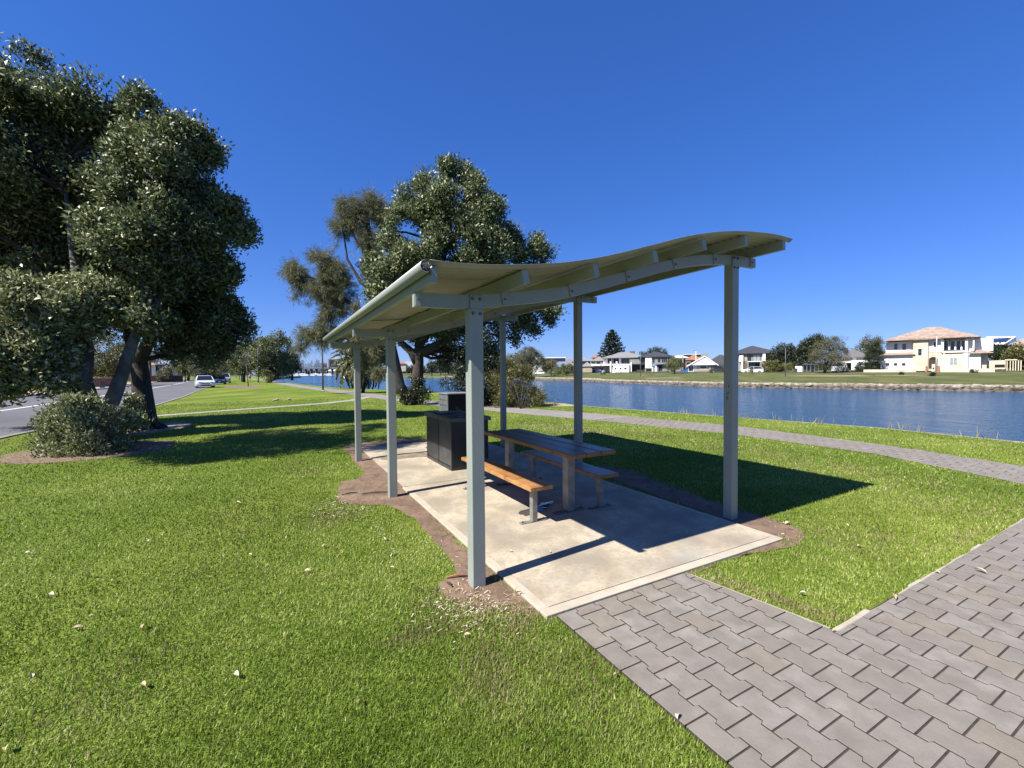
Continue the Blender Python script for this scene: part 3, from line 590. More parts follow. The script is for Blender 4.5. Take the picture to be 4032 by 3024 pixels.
for (px, py, lab, mm, s_) in ((2010, 2185, 'pale yellow leaf lying beside the front left post base on soil', 1, .8), (2163, 2188, 'small yellow leaf on the sunlit concrete slab', 0, .7), (3687, 2268, 'red brown leaf at the edge of the paved path', 0, .9), (3525, 2370, 'broad pale leaf where the lawn meets the paved path', 2, 1.3), (3860, 2265, 'large dry yellow leaf lying on the grey pavers', 0, 1.5), (3335, 2080, 'pale round leaf on the lawn at the slab corner', 1, .8), (3083, 2118, 'pale pebble-like leaf on the slab front right corner', 1, .6)):
    p = gnd(px, py); o = bpy.data.objects.new('fallen_leaf', lm[mm]); C.objects.link(o); o.location = (p.x, p.y, .034); o.rotation_euler = (.15, .1, random.uniform(0, 6)); o.scale = (s_,)*3; tag(o, lab, 'leaf')
# ================================================================== SHELTER
k_ = .9176
def prof_z(v, P):
    xs = [p[0]*k_ for p in P]; zs = [p[1]*k_ for p in P]
    # smooth cubic (Catmull-Rom) through the points
    v = max(xs[0], min(xs[-1], v))
    for i in range(len(xs)-1):
        if v <= xs[i+1]+1e-9:
            t = (v-xs[i])/(xs[i+1]-xs[i]); h = xs[i+1]-xs[i]
            m0 = (zs[i+1]-zs[max(i-1, 0)])/(xs[i+1]-xs[max(i-1, 0)]); j = min(i+2, len(xs)-1); m1 = (zs[j]-zs[i])/(xs[j]-xs[i])
            return (2*t**3-3*t*t+1)*zs[i]+(t**3-2*t*t+t)*h*m0+(-2*t**3+3*t*t)*zs[i+1]+(t**3-t*t)*h*m1
RT = [(-.43, 2.290), (0, 2.302), (.3, 2.342), (.84, 2.432), (1.35, 2.568), (1.84, 2.718), (2.32, 2.856), (2.66, 2.930), (3.0, 2.975), (3.3, 2.998), (3.62, 3.003)]
RS = [(-.45, 2.405), (-.2, 2.408), (.132, 2.436), (.55, 2.496), (.88, 2.567), (1.22, 2.662), (1.6, 2.781), (1.95, 2.890), (2.36, 2.990), (2.74, 3.055), (3.18, 3.098), (3.42, 3.108), (3.66, 3.100)]
FR = [0.0, 2.617, 5.194]
S_ = .101; WV = 2.918
shel = thing('picnic_shelter', W(2.6, 1.4, 0), 'pale green steel picnic shelter with S-curved corrugated roof on six posts', 'shelter')
def bolt(u, v, z, r, parent, du=-1):
    mb = MB(); mb.tube([W(u, v, z), W(u+du*.006, v, z)], r*1.5, 10); mb.tube([W(u+du*.006, v, z), W(u+du*.016, v, z)], r, 6); mb.build('bolt', m_bolt, parent)
for fu in FR:
    for v0 in (0, WV):
        zt = (2.0175 if v0 == 0 else 2.655)
        p = MB().box(fu, fu+S_, v0, v0+S_, -.02, zt, TW).build('post', m_post, shel, bevel=.006)
        rb = prof_z(v0+S_/2, RT)
        for du0, du1 in ((.004, .014), (.072, .082)):
            mb = MB(); mb.box(fu+du0, fu+du1, v0+.004, v0+S_-.004, zt-.01, rb-.006, TW); mb.build('cap_plate', m_post, p, bevel=.002)
        for dv in (.022, .079):
            bolt(fu+.002, v0+dv, zt-.035, .0085, p); bolt(fu+.005, v0+dv, rb-.030, .0085, p)
    # curved rafter
    vsn = np.linspace(-.395, 3.325, 40); mb = MB(); n = len(vsn)
    for i in range(n-1):
        a, b = vsn[i], vsn[i+1]; za, zb = prof_z(a, RT), prof_z(b, RT); d = .096
        mb.hexa([W(fu+.018, a, za-d), W(fu+.018, b, zb-d), W(fu+.068, b, zb-d), W(fu+.068, a, za-d), W(fu+.018, a, za), W(fu+.018, b, zb), W(fu+.068, b, zb), W(fu+.068, a, za)])
    vs_ = []; fs_ = []
    for v in vsn:
        z = prof_z(v, RT); vs_ += [W(fu+.018, v, z-.096), W(fu+.068, v, z-.096), W(fu+.068, v, z), W(fu+.018, v, z)]
    for i in range(n-1):
        for k in range(4): fs_.append((4*i+k, 4*i+(k+1) % 4, 4*i+4+(k+1) % 4, 4*i+4+k))
    fs_ += [(0, 3, 2, 1), (4*n-4, 4*n-3, 4*n-2, 4*n-1)]
    raf = MB().add(vs_, fs_).build('rafter', m_post, shel)
    for pv in (-.372, .275, .88, 1.487, 2.07, 2.648, 3.245):
        z = prof_z(pv, RT); sl_ = (prof_z(pv+.03, RT)-prof_z(pv-.03, RT))/.06; e = .021
        nv, nz = -sl_, 1.0; L = math.hypot(nv, nz); nv /= L; nz /= L
        def q(u, s, t): return W(u, pv+s*nz-t*(-nv)*1.0, z-s*(-sl_)/L*1.0+ (t*nz)) if False else W(u, pv+s/L+t*nv, z+s*sl_/L+t*nz)
        mb = MB(); mb.hexa([q(fu+.007, -e, -.092), q(fu+.007, e, -.092), q(fu+.016, e, -.092), q(fu+.016, -e, -.092), q(fu+.007, -e, .012), q(fu+.007, e, .012), q(fu+.016, e, .012), q(fu+.016, -e, .012)])
        mb.build('cleat', m_post, raf, bevel=.0015)
        c = q(fu+.006, 0, -.05); mb = MB(); mb.tube([c, c-U*.012], .0085, 8); mb.build('bolt', m_bolt, raf)
UA, UB = -.325, 5.62
for i, pv in enumerate((-.372, .275, .88, 1.487, 2.07, 2.648, 3.245)):
    zb = prof_z(pv, RT)+.001; zt = prof_z(pv, RS)-.004; sl_ = (prof_z(pv+.03, RT)-prof_z(pv-.03, RT))/.06; L = math.hypot(1, sl_); e = .0235
    hh = .093
    P = [(-e, 0), (e, 0), (e, hh), (-e, hh)]
    pts = [(pv+s/L-t*sl_/L, zb+s*sl_/L+t/L) for s, t in P]
    mb = MB(); mb.add([W(UA, v, z) for v, z in pts]+[W(UB, v, z) for v, z in pts], [(0, 1, 2, 3), (7, 6, 5, 4), (0, 4, 5, 1), (1, 5, 6, 2), (2, 6, 7, 3), (3, 7, 4, 0)])
    mb.build('purlin', m_post, shel, bevel=.003)
# corrugated sheets
PITCH = .076; nsheet = 8; ua, ub = -.355, 5.65; vv = np.linspace(-.405, 3.345, 46)
for s in range(nsheet):
    a = ua+(ub-ua)*s/nsheet; b = ua+(ub-ua)*(s+1)/nsheet+.02; nu = int((b-a)/PITCH*8)+1; us = np.linspace(a, b, nu); top = []; 
    dz = .008*(s % 2)
    for u in us:
        c = .0125*math.cos(2*math.pi*(u-ua)/PITCH)
        for v in vv: top.append(W(u, v, prof_z(v, RS)+.008+c+dz))
    nv = len(vv); fs_ = [(i*nv+j, (i+1)*nv+j, (i+1)*nv+j+1, i*nv+j+1) for i in range(nu-1) for j in range(nv-1)]
    mb = MB(); mb.add(top, fs_); o = mb.build('roof_sheet', m_sheet, shel, smooth=True)
    sm = o.modifiers.new('t', 'SOLIDIFY'); sm.thickness = .0014; sm.offset = -1
# gutter: quad profile along the low edge
gc_v, gc_z, gr = -.432, 2.186, .034
arc = [math.radians(a) for a in range(95, 380, 15)]
ring = [(gc_v+gr*math.cos(a), gc_z+gr*math.sin(a)) for a in arc]; ring = [(min(v, -.3985), z) for v, z in ring]
mb = MB(); n = len(ring); GU0, GU1 = -.372, 5.66
mb.add([W(GU0, v, z) for v, z in ring]+[W(GU1, v, z) for v, z in ring], [(i, i+1, n+i+1, n+i) for i in range(n-1)])
g = mb.build('gutter', m_post, shel, smooth=True); sm = g.modifiers.new('t', 'SOLIDIFY'); sm.thickness = .003
r_ = random.Random(2); mb = MB()
for _ in range(40):
    a = r_.uniform(0, 6.28); q0 = (gc_v+.022*math.cos(a), gc_z+.02*math.sin(a)); b = a+r_.uniform(1.5, 3.2); q1 = (gc_v+.032*math.cos(b), gc_z+.03*math.sin(b)); mb.tube([W(GU0+r_.uniform(-.006, .01), *q0), W(GU0+r_.uniform(-.012, .02), *q1)], .0007, 4, cap=False)
mb.build('cobweb', mat('cobweb', (.30, .29, .27), rough=.9), g)
MB().prism([(v, z) for v, z in [(gc_v+gr*.93*math.cos(a), gc_z+gr*.93*math.sin(a)) for a in [math.radians(x) for x in range(0, 360, 20)]]], 0, .004, lambda q: W(GU0+.03+q[2], q[0], q[1])).build('gutter_end', mat('dark_gutter_end', (.06, .06, .055), rough=.9), g)  # dark disc set just inside the open end of the gutter
# rust blemish on the gutter purlin end, scuffs on the right post
patchm = mat('rust', (.25, .08, .03), (.12, .04, .02), 80, .9)
MB().box(UA-.0015, UA-.0005, -.397, -.390, 2.145, 2.172, TW).build('rust_spot', patchm, shel)
mb = MB(); r_ = random.Random(8)
for (v, z, n) in ((WV+.02, 1.39, 9), (WV+.045, 1.33, 7), (WV+.05, 1.27, 10)):
    for _ in range(n):
        a, b, s = v+r_.gauss(0, .012)-WV, z+r_.gauss(0, .02), r_.uniform(.002, .006); u = .03+a*.5
        mb.hexa([W(u-s, WV-.0012, b-s*1.6), W(u+s, WV-.0012, b-s*1.2), W(u+s, WV-.0002, b-s*1.2), W(u-s, WV-.0002, b-s*1.6), W(u-s*.6, WV-.0012, b+s*1.6), W(u+s*.8, WV-.0012, b+s), W(u+s*.8, WV-.0002, b+s), W(u-s*.6, WV-.0002, b+s*1.6)])
mb.build('scuff_mark', mat('scuff', (.15, .15, .14), rough=.8), shel)
# ================================================================== TABLE AND BENCHES
tb = thing('picnic_table', W(1.68, 1.62, ZS), 'long timber picnic table with three dark weathered boards on two galvanised legs', 'table')
T_Z = .735
for i in range(3):
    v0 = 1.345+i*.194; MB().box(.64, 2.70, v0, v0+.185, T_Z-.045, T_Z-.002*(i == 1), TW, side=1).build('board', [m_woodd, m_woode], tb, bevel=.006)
# board edges are oiled orange: thin facing of the same board
for u in (.985, 2.36):
    lg = MB().box(u, u+.10, 1.545, 1.645, ZS+.012, T_Z-.055, TW).build('leg', m_galv, tb, bevel=.008)
    MB().box(u+.02, u+.075, 1.37, 1.86, T_Z-.056, T_Z-.046, TW).build('cross_plate', m_plate, lg)
    MB().box(u+.01, u+.085, 1.40, 1.79, ZS+.0005, ZS+.012, TW).build('base_plate', m_plate, lg, bevel=.003)
    for v in (1.42, 1.76): MB().tube([W(u+.05, v, ZS+.012), W(u+.05, v, ZS+.03)], .010, 6).build('bolt', m_bolt, lg)
def bench(label, u0, u1, v0, v1, zt, vl, m, us, splits=1):
    t = thing('bench', W((u0+u1)/2, (v0+v1)/2, ZS), label, 'bench', 'benches at the picnic table')
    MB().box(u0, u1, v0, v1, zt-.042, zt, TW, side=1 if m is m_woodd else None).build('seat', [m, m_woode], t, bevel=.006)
    for u in us:
        lg = MB().box(u, u+.062, vl, vl+.062, ZS+.01, zt-.05, TW).build('leg', m_galv, t, bevel=.006)
        MB().box(u+.01, u+.05, v0+.03, v1-.03, zt-.051, zt-.043, TW).build('cross_plate', m_plate, lg)
        MB().box(u+.002, u+.060, vl-.13, vl+.18, ZS+.0005, ZS+.010, TW).build('base_plate', m_galv if m is m_wood else m_plate, lg, bevel=.003)
        for v in (vl-.10, vl+.15): MB().tube([W(u+.03, v, ZS+.01), W(u+.03, v, ZS+.024)], .008, 6).build('bolt', m_bolt, lg)
    return t
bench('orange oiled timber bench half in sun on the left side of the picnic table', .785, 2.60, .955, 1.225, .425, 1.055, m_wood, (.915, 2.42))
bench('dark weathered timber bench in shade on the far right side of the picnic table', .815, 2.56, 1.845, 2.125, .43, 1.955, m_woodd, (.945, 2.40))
# ================================================================== BARBECUE
bb = thing('barbecue', W(4.15, 1.49, ZS), 'black steel public barbecue cabinet with bench top on the slab behind the table', 'barbecue')
B0, B1, B2, B3 = 3.535, 4.79, 1.165, 1.805
MB().box(B0+.012, B1-.012, B2+.014, B3-.012, ZS+.05, .79, TW).build('body', m_dsteel, bb)
MB().box(B0, B1, B2, B3, ZS+.0005, ZS+.05, TW).build('plinth', m_dsteel, bb)
for a, b, c, d in ((B0, B0+.03, B2, B2+.03), (B1-.03, B1, B2, B2+.03), (B0, B0+.03, B3-.03, B3), (B1-.03, B1, B3-.03, B3)): MB().box(a, b, c, d, ZS+.05, .79, TW).build('corner_frame', m_dsteel, bb, bevel=.003)
MB().box(B0+.035, 4.14, B2+.004, B2+.013, ZS+.07, .775, TW).build('door', mat('scuffed_door', (.040, .043, .046), (.07, .073, .076), 5, .42, extra=[((.13, .13, .13), 1.7, .55, .72, .5)]), bb, bevel=.003)
d2 = MB().box(4.16, B1-.04, B2+.004, B2+.013, ZS+.07, .775, TW).build('door', m_dsteel, bb, bevel=.003)
MB().tube([W(4.66, B2+.003, .50), W(4.66, B2-.006, .50)], .016, 12).build('lock', m_rim, d2)
MB().box(4.142, 4.158, B2-.002, B2+.012, ZS+.06, .785, TW).build('door_post', m_dsteel, bb)
mb = MB(); mb.box(B0-.04, B1+.04, B2-.035, B2+.07, .79, .85, TW); mb.box(B0-.04, B1+.04, B3-.06, B3+.035, .79, .85, TW); mb.box(B0-.04, B0+.05, B2+.07, B3-.06, .79, .85, TW); mb.box(B1-.05, B1+.04, B2+.07, B3-.06, .79, .85, TW); mb.box(4.12, 4.20, B2+.07, B3-.06, .79, .85, TW)
mb.build('bench_top', m_dtop, bb, bevel=.004)
for a, b in ((B0+.05, 4.12), (4.20, B1-.05)):
    h = MB().box(a, b, B2+.07, B3-.06, .80, .838, TW).build('hotplate', m_hot, bb)
    mb = MB(); mb.tube([W((a+b)/2, 1.46, .838), W((a+b)/2, 1.46, .8395)], .045, 16); mb.build('drain_ring', m_dtop, h)
MB().box(4.30, 4.72, 1.28, 1.62, .851, .868, TW).build('lid', m_dtop, bb, bevel=.004)
# cabinet with vent holes behind the barbecue
cb = thing('bin_enclosure', W(7.0, 1.9, 0), 'grey steel cabinet with round vent holes and dark open front behind the barbecue', 'cabinet')
c0 = W(6.75, 1.73, 0); cu, cvv = 6.7, 2.27
mb = MB(); mb.box(cu, cu+.62, cvv, cvv+.02, 0, 1.06, TW); mb.box(cu, cu+.62, cvv+.60, cvv+.62, 0, 1.06, TW); mb.box(cu+.60, cu+.62, cvv+.02, cvv+.60, 0, 1.06, TW)
mb.build('panel', m_grey, cb)
MB().box(cu-.03, cu+.64, cvv-.02, cvv+.64, 1.06, 1.085, TW).build('top_sheet', mat('galv_top', (.30, .31, .30), (.38, .39, .38), 6, .45, metal=.3), cb, bevel=.004)
MB().box(cu+.02, cu+.04, cvv+.02, cvv+.60, .02, 1.05, TW).build('dark_opening', m_black, cb)  # black sheet near the front, painted as the unlit inside of the open cabinet
for row, z in ((0, .80), (1, .92)):
    for k in range(4):
        c = W(cu+.12+k*.13, cvv-.001, z); MB().tube([c, c-V*.004], .022, 8).build('vent_hole', m_black, cb)
# ================================================================== TREES
def tree(name, base, label, cat='tree', group=None): return thing(name, base, label, cat, group)
def trunk_part(t, paths, m, n=10, name='trunk'):
    mb = MB()
    for pts, r0, r1 in paths: mb.tube(pts, taper(r0, r1, len(pts)-1), n)
    return mb.build(name, m, t, smooth=True)
# --- left foreground tree with forked trunk
def twigs(t, lobes, nodes, seed, m, r0=.07):
    r = random.Random(seed); mb = MB(); nodes = [Vector(n) for n in nodes]
    for c, rad in lobes:
        c = Vector(c); rad = rad if not hasattr(rad, '__len__') else rad[0]; n = min(nodes, key=lambda q: (q-c).length+max(0, q.z-c.z)*2)
        mb.tube(limb_pts(n, c, 4, .5, r), taper(r0, r0*.45, 4), 6, cap=False)
        for _ in range(6):
            d = Vector((r.gauss(0, 1), r.gauss(0, 1), r.gauss(.4, .8))).normalized(); mb.tube(limb_pts(c, c+d*rad*1.02, 3, .5, r), taper(r0*.35, .008, 3), 4, cap=False)
    return mb.build('branches', m, t, smooth=True)
b1 = Vector((-10.7, 11.0, 0))
t1 = tree('leafy_tree', b1, 'large broadleaf tree at far left with a pale forked trunk rising behind a shrub')
f1 = at(388, 1612, 11.1); L1 = at(328, 1500, 11.0); L2 = at(345, 1380, 11.2); L3 = at(300, 1100, 11.5)
R1_ = at(455, 1545, 11.1); R2_ = at(508, 1390, 11.4); R3_ = at(560, 1250, 11.6); R4_ = at(600, 1000, 12)
trunk_part(t1, [([b1+Vector((.05, 0, -.1)), at(378, 1690, 11), f1], .36, .30), ([f1+Vector((-.08, 0, -.3)), L1, L2, L3, at(260, 760, 12)], .22, .05), ([f1+Vector((.08, 0, -.35)), R1_, R2_, R3_, R4_, at(560, 760, 12)], .19, .04),
    ([L2, at(220, 1250, 11.6), at(120, 1000, 12)], .16, .05), ([R3_, at(700, 1100, 12.5), at(800, 900, 12.6)], .15, .05), ([L1, at(230, 1400, 10.4), at(120, 1330, 9.8)], .10, .04)], mat('pale_bark', (.10, .095, .08), (.21, .205, .18), 3, .9, bump=2, bscale=8, extra=[((.05, .045, .035), 2, .5, .65, .7)]))
def lb(x, y, Y, r): p = at(x*1.8228, y*1.8228, Y); return ((p.x, p.y, p.z), r)
lobes1 = [lb(10, 190, 11.8, 1.0), lb(60, 240, 12, 1.2), lb(150, 260, 12.5, 1.1), lb(225, 250, 12.6, .75), lb(20, 330, 12, 1.5), lb(110, 360, 12.5, 1.3), lb(200, 330, 12.4, .9), lb(-60, 280, 12, 1.6), lb(50, 460, 12.4, 1.3), lb(170, 430, 12.8, .9), lb(-60, 450, 12, 1.8), lb(20, 560, 12.6, 1.3), lb(150, 560, 13, 1.0), lb(120, 500, 13, 1.0),
          lb(-80, 620, 12.5, 1.8), lb(90, 640, 13, 1.1), lb(230, 640, 13, .9)]
off1 = [((-10.5, 6.8, 5.2), 1.05), ((-10.3, 6.2, 6.8), 1.45), ((-9.4, 5.4, 8.0), 1.2), ((-11.6, 7.2, 8.2), 1.3), ((-9.9, 6.5, 5.7), .85)]
crown('crown', lobes1+off1, 225000, (.125, .44), m_leaf, t1, seed=31, gap=-.38, nsm=24)
low1 = [lb(60, 625, 10.4, .55), lb(15, 640, 10.2, .5), lb(115, 655, 10.5, .5), lb(150, 690, 10.6, .36), lb(10, 690, 9.9, .55), lb(60, 700, 10.0, .38), lb(105, 715, 10.3, .36), lb(165, 660, 10.8, .42), lb(25, 745, 9.8, .45), lb(75, 765, 9.8, .28), lb(5, 790, 9.6, .42), lb(45, 805, 9.7, .32), lb(80, 820, 9.7, .22), lb(10, 845, 9.6, .28), lb(122, 795, 10.2, .24), lb(127, 825, 10.1, .20), lb(118, 765, 10.3, .2), lb(165, 635, 10.8, .45), lb(-30, 720, 9.8, .7), lb(-30, 800, 9.6, .5), lb(195, 720, 11.0, .2)]
crown('low_branch_foliage', low1, 52000, (.12, .44), m_leafsh, t1, seed=32, gap=-.45, nsm=22)
twigs(t1, lobes1, [L2, L3, R2_, R3_, R4_, at(260, 760, 12), at(120, 1000, 12)], 1, m_barkd); twigs(t1, low1, [L2, at(230, 1400, 10.4), at(120, 1330, 9.8)], 2, m_barkd, .04)
# --- second tree
b2 = Vector((-10.75, 12.65, 0)); t2 = tree('leafy_tree', b2, 'broadleaf tree second from left with single dark flared trunk and wide dark canopy')
trunk_part(t2, [([b2+Vector((.1, 0, -.15)), b2+Vector((.05, 0, .12)), at(573, 1640, 12.65), at(560, 1540, 12.7), at(548, 1440, 12.8), at(545, 1380, 12.9)], .31, .19)]+[([b2+Vector((0, 0, .25)), b2+Vector((dx*.6, dy*.6, .06)), b2+Vector((dx*.8, dy*.8, -.03))], .10, .03) for dx, dy in ((.75, -.1), (-.5, -.25), (.3, -.5), (.6, .35), (-.6, .2), (0, -.45))]
    + [([at(547, 1430, 12.8), at(590, 1330, 12.6), at(650, 1150, 12.6), at(680, 900, 12.8), at(680, 650, 12.9)], .19, .05), ([at(546, 1420, 12.8), at(500, 1330, 12.9), at(500, 1150, 12.9)], .15, .05), ([at(590, 1330, 12.6), at(720, 1290, 13), at(850, 1250, 13.4), at(930, 1290, 13.8)], .12, .04), ([at(650, 1150, 12.6), at(780, 1000, 12.8), at(860, 850, 12.8)], .11, .04)], m_barkd)
lobes2 = [lb(330, 290, 12.8, .75), lb(380, 300, 12.8, .75), lb(290, 320, 12.8, .6), lb(420, 350, 12.9, .75), lb(350, 380, 12.6, 1.0), lb(440, 420, 12.9, .8), lb(480, 430, 13, .45), lb(300, 692, 11.3, .36), lb(268, 655, 11.4, .45), lb(335, 700, 12.2, .4), lb(250, 430, 12, .55), lb(290, 470, 11.6, .75), lb(350, 480, 12.4, 1.0), lb(430, 500, 13, .9), lb(470, 530, 13.2, .6), lb(300, 550, 12, .95), lb(390, 580, 13, 1.1), lb(450, 600, 13.5, .75),
          lb(250, 620, 12.8, .8), lb(330, 640, 13.2, 1.0), lb(400, 680, 13.6, .9), lb(460, 670, 14, .7), lb(490, 700, 14.3, .55), lb(525, 722, 14.5, .36), lb(440, 740, 14, .5), lb(370, 730, 13.6, .55), lb(480, 745, 14.5, .38), lb(290, 700, 13.2, .55), lb(280, 520, 11.7, .6)]
crown('crown', lobes2, 230000, (.125, .44), m_leaf, t2, seed=41, gap=-.42, nsm=24)
twigs(t2, lobes2, [at(546, 1420, 12.8), at(590, 1330, 12.6), at(650, 1150, 12.6), at(680, 900, 12.8), at(500, 1150, 12.9), at(850, 1250, 13.4), at(780, 1000, 12.8)], 3, m_barkd)
crown('trunk_shoots', [(tuple(at(528, 1600, 12.3)), (.18, .18, .32)), (tuple(at(538, 1650, 12.3)), (.22, .2, .25)), (tuple(at(520, 1690, 12.2)), .18)], 1400, (.09, .42), m_leafsh, t2, seed=42, nsm=60)
# --- shrub under the left tree
bs = gnd(315, 1790); sh_ = thing('shrub', bs, 'dense leafy shrub with pale glossy leaves at the foot of the forked tree', 'shrub')
crown('foliage', [(tuple(at(x, y, Y)), r) for x, y, Y, r in ((275, 1745, 9.0, .42), (335, 1730, 9.0, .50), (400, 1740, 9.2, .50), (290, 1670, 9.2, .45), (370, 1680, 9.3, .40), (225, 1765, 8.8, .22), (265, 1790, 8.6, .30), (340, 1790, 8.5, .38), (430, 1780, 8.9, .32), (455, 1700, 9.4, .28), (238, 1700, 9.2, .22), (300, 1620, 9.5, .30), (270, 1630, 9.4, .26))], 22000, (.075, .40), m_leafsh, sh_, seed=51, nsm=40, small=(.3, .5), gap=-.7, up=.5)
trunk_part(sh_, [([bs, bs+Vector((r * .3, .1, .35)), bs+Vector((r*.7, .2, .9))], .03, .01) for r in (-1, -.5, 0, .5, 1)], m_barkd, 6, 'stem')
# --- main tree behind the shelter
b3 = Vector((-4.75, 21.6, 0)); t3 = tree('leafy_tree', b3, 'large rounded broadleaf tree right behind the shelter with twisting dark trunk')
q3 = lambda x, y, Y=21.8: at(x, y, Y)
trunk_part(t3, [([b3+Vector((0, 0, -.1)), q3(1643, 1500), q3(1648, 1430), q3(1650, 1360), q3(1690, 1280), q3(1720, 1150), q3(1760, 950), q3(1790, 780)], .33, .08), ([q3(1648, 1440), q3(1620, 1385), q3(1580, 1350), q3(1540, 1270), q3(1520, 1150)], .24, .08), ([q3(1650, 1390), q3(1740, 1350), q3(1850, 1290), q3(1980, 1230), q3(2080, 1200)], .24, .07), ([q3(1740, 1350), q3(1800, 1240), q3(1900, 1080)], .15, .05)], m_barkd)
lobes3 = [lb(x, y, Y, r) for x, y, Y, r in ((985, 395, 22, .75), (1025, 420, 22, .95), (925, 420, 21.6, .8), (955, 470, 21.2, 1.1), (1050, 480, 22, 1.1), (870, 450, 21.6, .75), (860, 500, 21.2, .9), (1000, 540, 21, 1.3), (910, 560, 20.6, 1.2), (1080, 540, 22.2, 1.2), (1130, 520, 22.6, .8), (1150, 570, 22.8, .7), (840, 580, 20.8, .8), (800, 600, 20.8, .55), (860, 640, 20.6, 1.0), (950, 640, 21, 1.3), (1060, 620, 22, 1.3), (1130, 630, 22.8, .9), (1170, 620, 23, .4), (820, 650, 20.8, .6),
     (1090, 700, 22.8, .8), (1160, 690, 22.6, .6), (1190, 680, 22.6, .45), (1010, 720, 22.5, 1.0), (930, 720, 22.2, .8), (1060, 760, 22.8, .5), (1010, 790, 23, .65), (960, 770, 23, .5), (880, 700, 21.6, .5), (845, 720, 21.6, .35), (1120, 730, 22.6, .35), (1185, 545, 22.8, .25))]
crown('crown', lobes3, 230000, (.155, .44), m_leaf, t3, seed=61, gap=-.46, nsm=24)
twigs(t3, lobes3, [q3(1650, 1390), q3(1690, 1280), q3(1720, 1150), q3(1760, 950), q3(1580, 1350), q3(1520, 1150), q3(1850, 1290), q3(1900, 1080), q3(2080, 1200)], 4, m_barkd, .09)
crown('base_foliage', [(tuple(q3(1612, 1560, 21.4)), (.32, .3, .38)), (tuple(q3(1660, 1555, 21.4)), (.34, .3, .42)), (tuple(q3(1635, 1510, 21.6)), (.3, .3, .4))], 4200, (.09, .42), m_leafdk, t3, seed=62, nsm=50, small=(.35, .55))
# --- dark dense bush behind the shelter, right of the front left post
b4 = Vector((-1.75, 20.6, 0)); t4 = tree('evergreen_bush', b4, 'tall dark evergreen bush in deep shade behind the barbecue', 'bush')
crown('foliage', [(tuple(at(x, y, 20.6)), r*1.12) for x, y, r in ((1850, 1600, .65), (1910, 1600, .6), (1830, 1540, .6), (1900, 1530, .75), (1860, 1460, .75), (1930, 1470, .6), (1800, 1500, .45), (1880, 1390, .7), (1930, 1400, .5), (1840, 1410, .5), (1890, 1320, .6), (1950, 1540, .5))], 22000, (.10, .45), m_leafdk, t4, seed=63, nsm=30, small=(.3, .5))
trunk_part(t4, [([b4+Vector((0, .4, -.1)), b4+Vector((.1, .4, 1.5)), b4+Vector((.2, .4, 3.2))], .2, .06)], m_barkd)
# --- feathery yellow-green bush by the water
b5 = gnd(2050, 1610); t5 = tree('feathery_bush', b5, 'yellow green feathery bush sloping down to the water right of the shelter', 'bush')
crown('foliage', [(tuple(at(x, y, Y)), r) for x, y, Y, r in ((1990, 1470, 20, .55), (2040, 1500, 20, .5), (2000, 1540, 19.6, .6), (2060, 1550, 19.6, .5), (2100, 1575, 19.6, .38), (2020, 1590, 19.3, .5), (2135, 1592, 19.8, .28), (2160, 1600, 20, .2), (2070, 1595, 19.3, .35), (1975, 1430, 20.3, .3), (2050, 1460, 20, .3), (1960, 1510, 19.8, .45), (2085, 1520, 20, .3), (1970, 1580, 19.3, .4))], 24000, (.10, .22), m_bushy, t5, seed=64, nsm=40, small=(.25, .45), up=.6, gap=-.6)
trunk_part(t5, [([b5, b5+Vector((r*.3, .2, .6)), b5+Vector((r*.8, .3, 1.2))], .03, .01) for r in (-1, -.4, .2, .7)], m_barkd, 6, 'stem')
# --- she-oak
b6 = Vector((-8.4, 33.0, 0)); t6 = tree('she_oak', b6, 'tall wispy brown green she-oak with leaning dark trunk left of the main tree')
q6 = lambda x, y, Y=33: at(x*1.8228, y*1.8228, Y)
P6 = [([b6+Vector((.2, 0, -.2)), q6(860, 835), q6(852, 790), q6(838, 720), q6(820, 640), q6(800, 560), q6(795, 490), q6(792, 430)], .62, .10),
      ([q6(838, 720), q6(800, 690), q6(750, 650), q6(700, 610), q6(660, 595)], .22, .05), ([q6(820, 640), q6(780, 610), q6(750, 560), q6(742, 500)], .18, .05), ([q6(845, 750), q6(790, 745), q6(730, 725), q6(680, 730), q6(655, 750)], .16, .04), ([q6(800, 560), q6(770, 520), q6(745, 470)], .12, .04)]
trunk_part(t6, P6, m_barkd)
def wispy(name, t, lobes, n, L, wd, m, seed, dr=.9):
    r = np.random.default_rng(seed); P = []; D = []
    w_ = np.array([np.prod(l[1]) if hasattr(l[1], '__len__') else l[1]**3 for l in lobes])**.7; w_ /= w_.sum()
    idx = r.choice(len(lobes), n//26, p=w_)
    for i in idx:
        c, rad = lobes[i]; rad = np.array(rad if hasattr(rad, '__len__') else (rad,)*3)
        d = rnd_dir(1, r)[0]; c0 = np.array(c)+d*rad*r.uniform(.3, 1)**.5
        if snoise(c0[None], 1.1, seed)[0] < -.42: continue
        ax = d*.7+r.normal(size=3)*.4; ax[2] -= dr*.6; ax /= np.linalg.norm(ax)
        q = c0+np.outer(r.uniform(-.5, .5, 26), ax)*L*2.2+r.normal(size=(26, 3))*L*.16; dd = ax+r.normal(size=(26, 3))*.28; dd[:, 2] -= dr*.5; dd /= np.linalg.norm(dd, axis=1)[:, None]; P.append(q); D.append(dd)
    P = np.vstack(P); D = np.vstack(D); return quads(name, P, D, L*r.uniform(.6, 1.3, len(P)), wd, m, t, seed=seed)
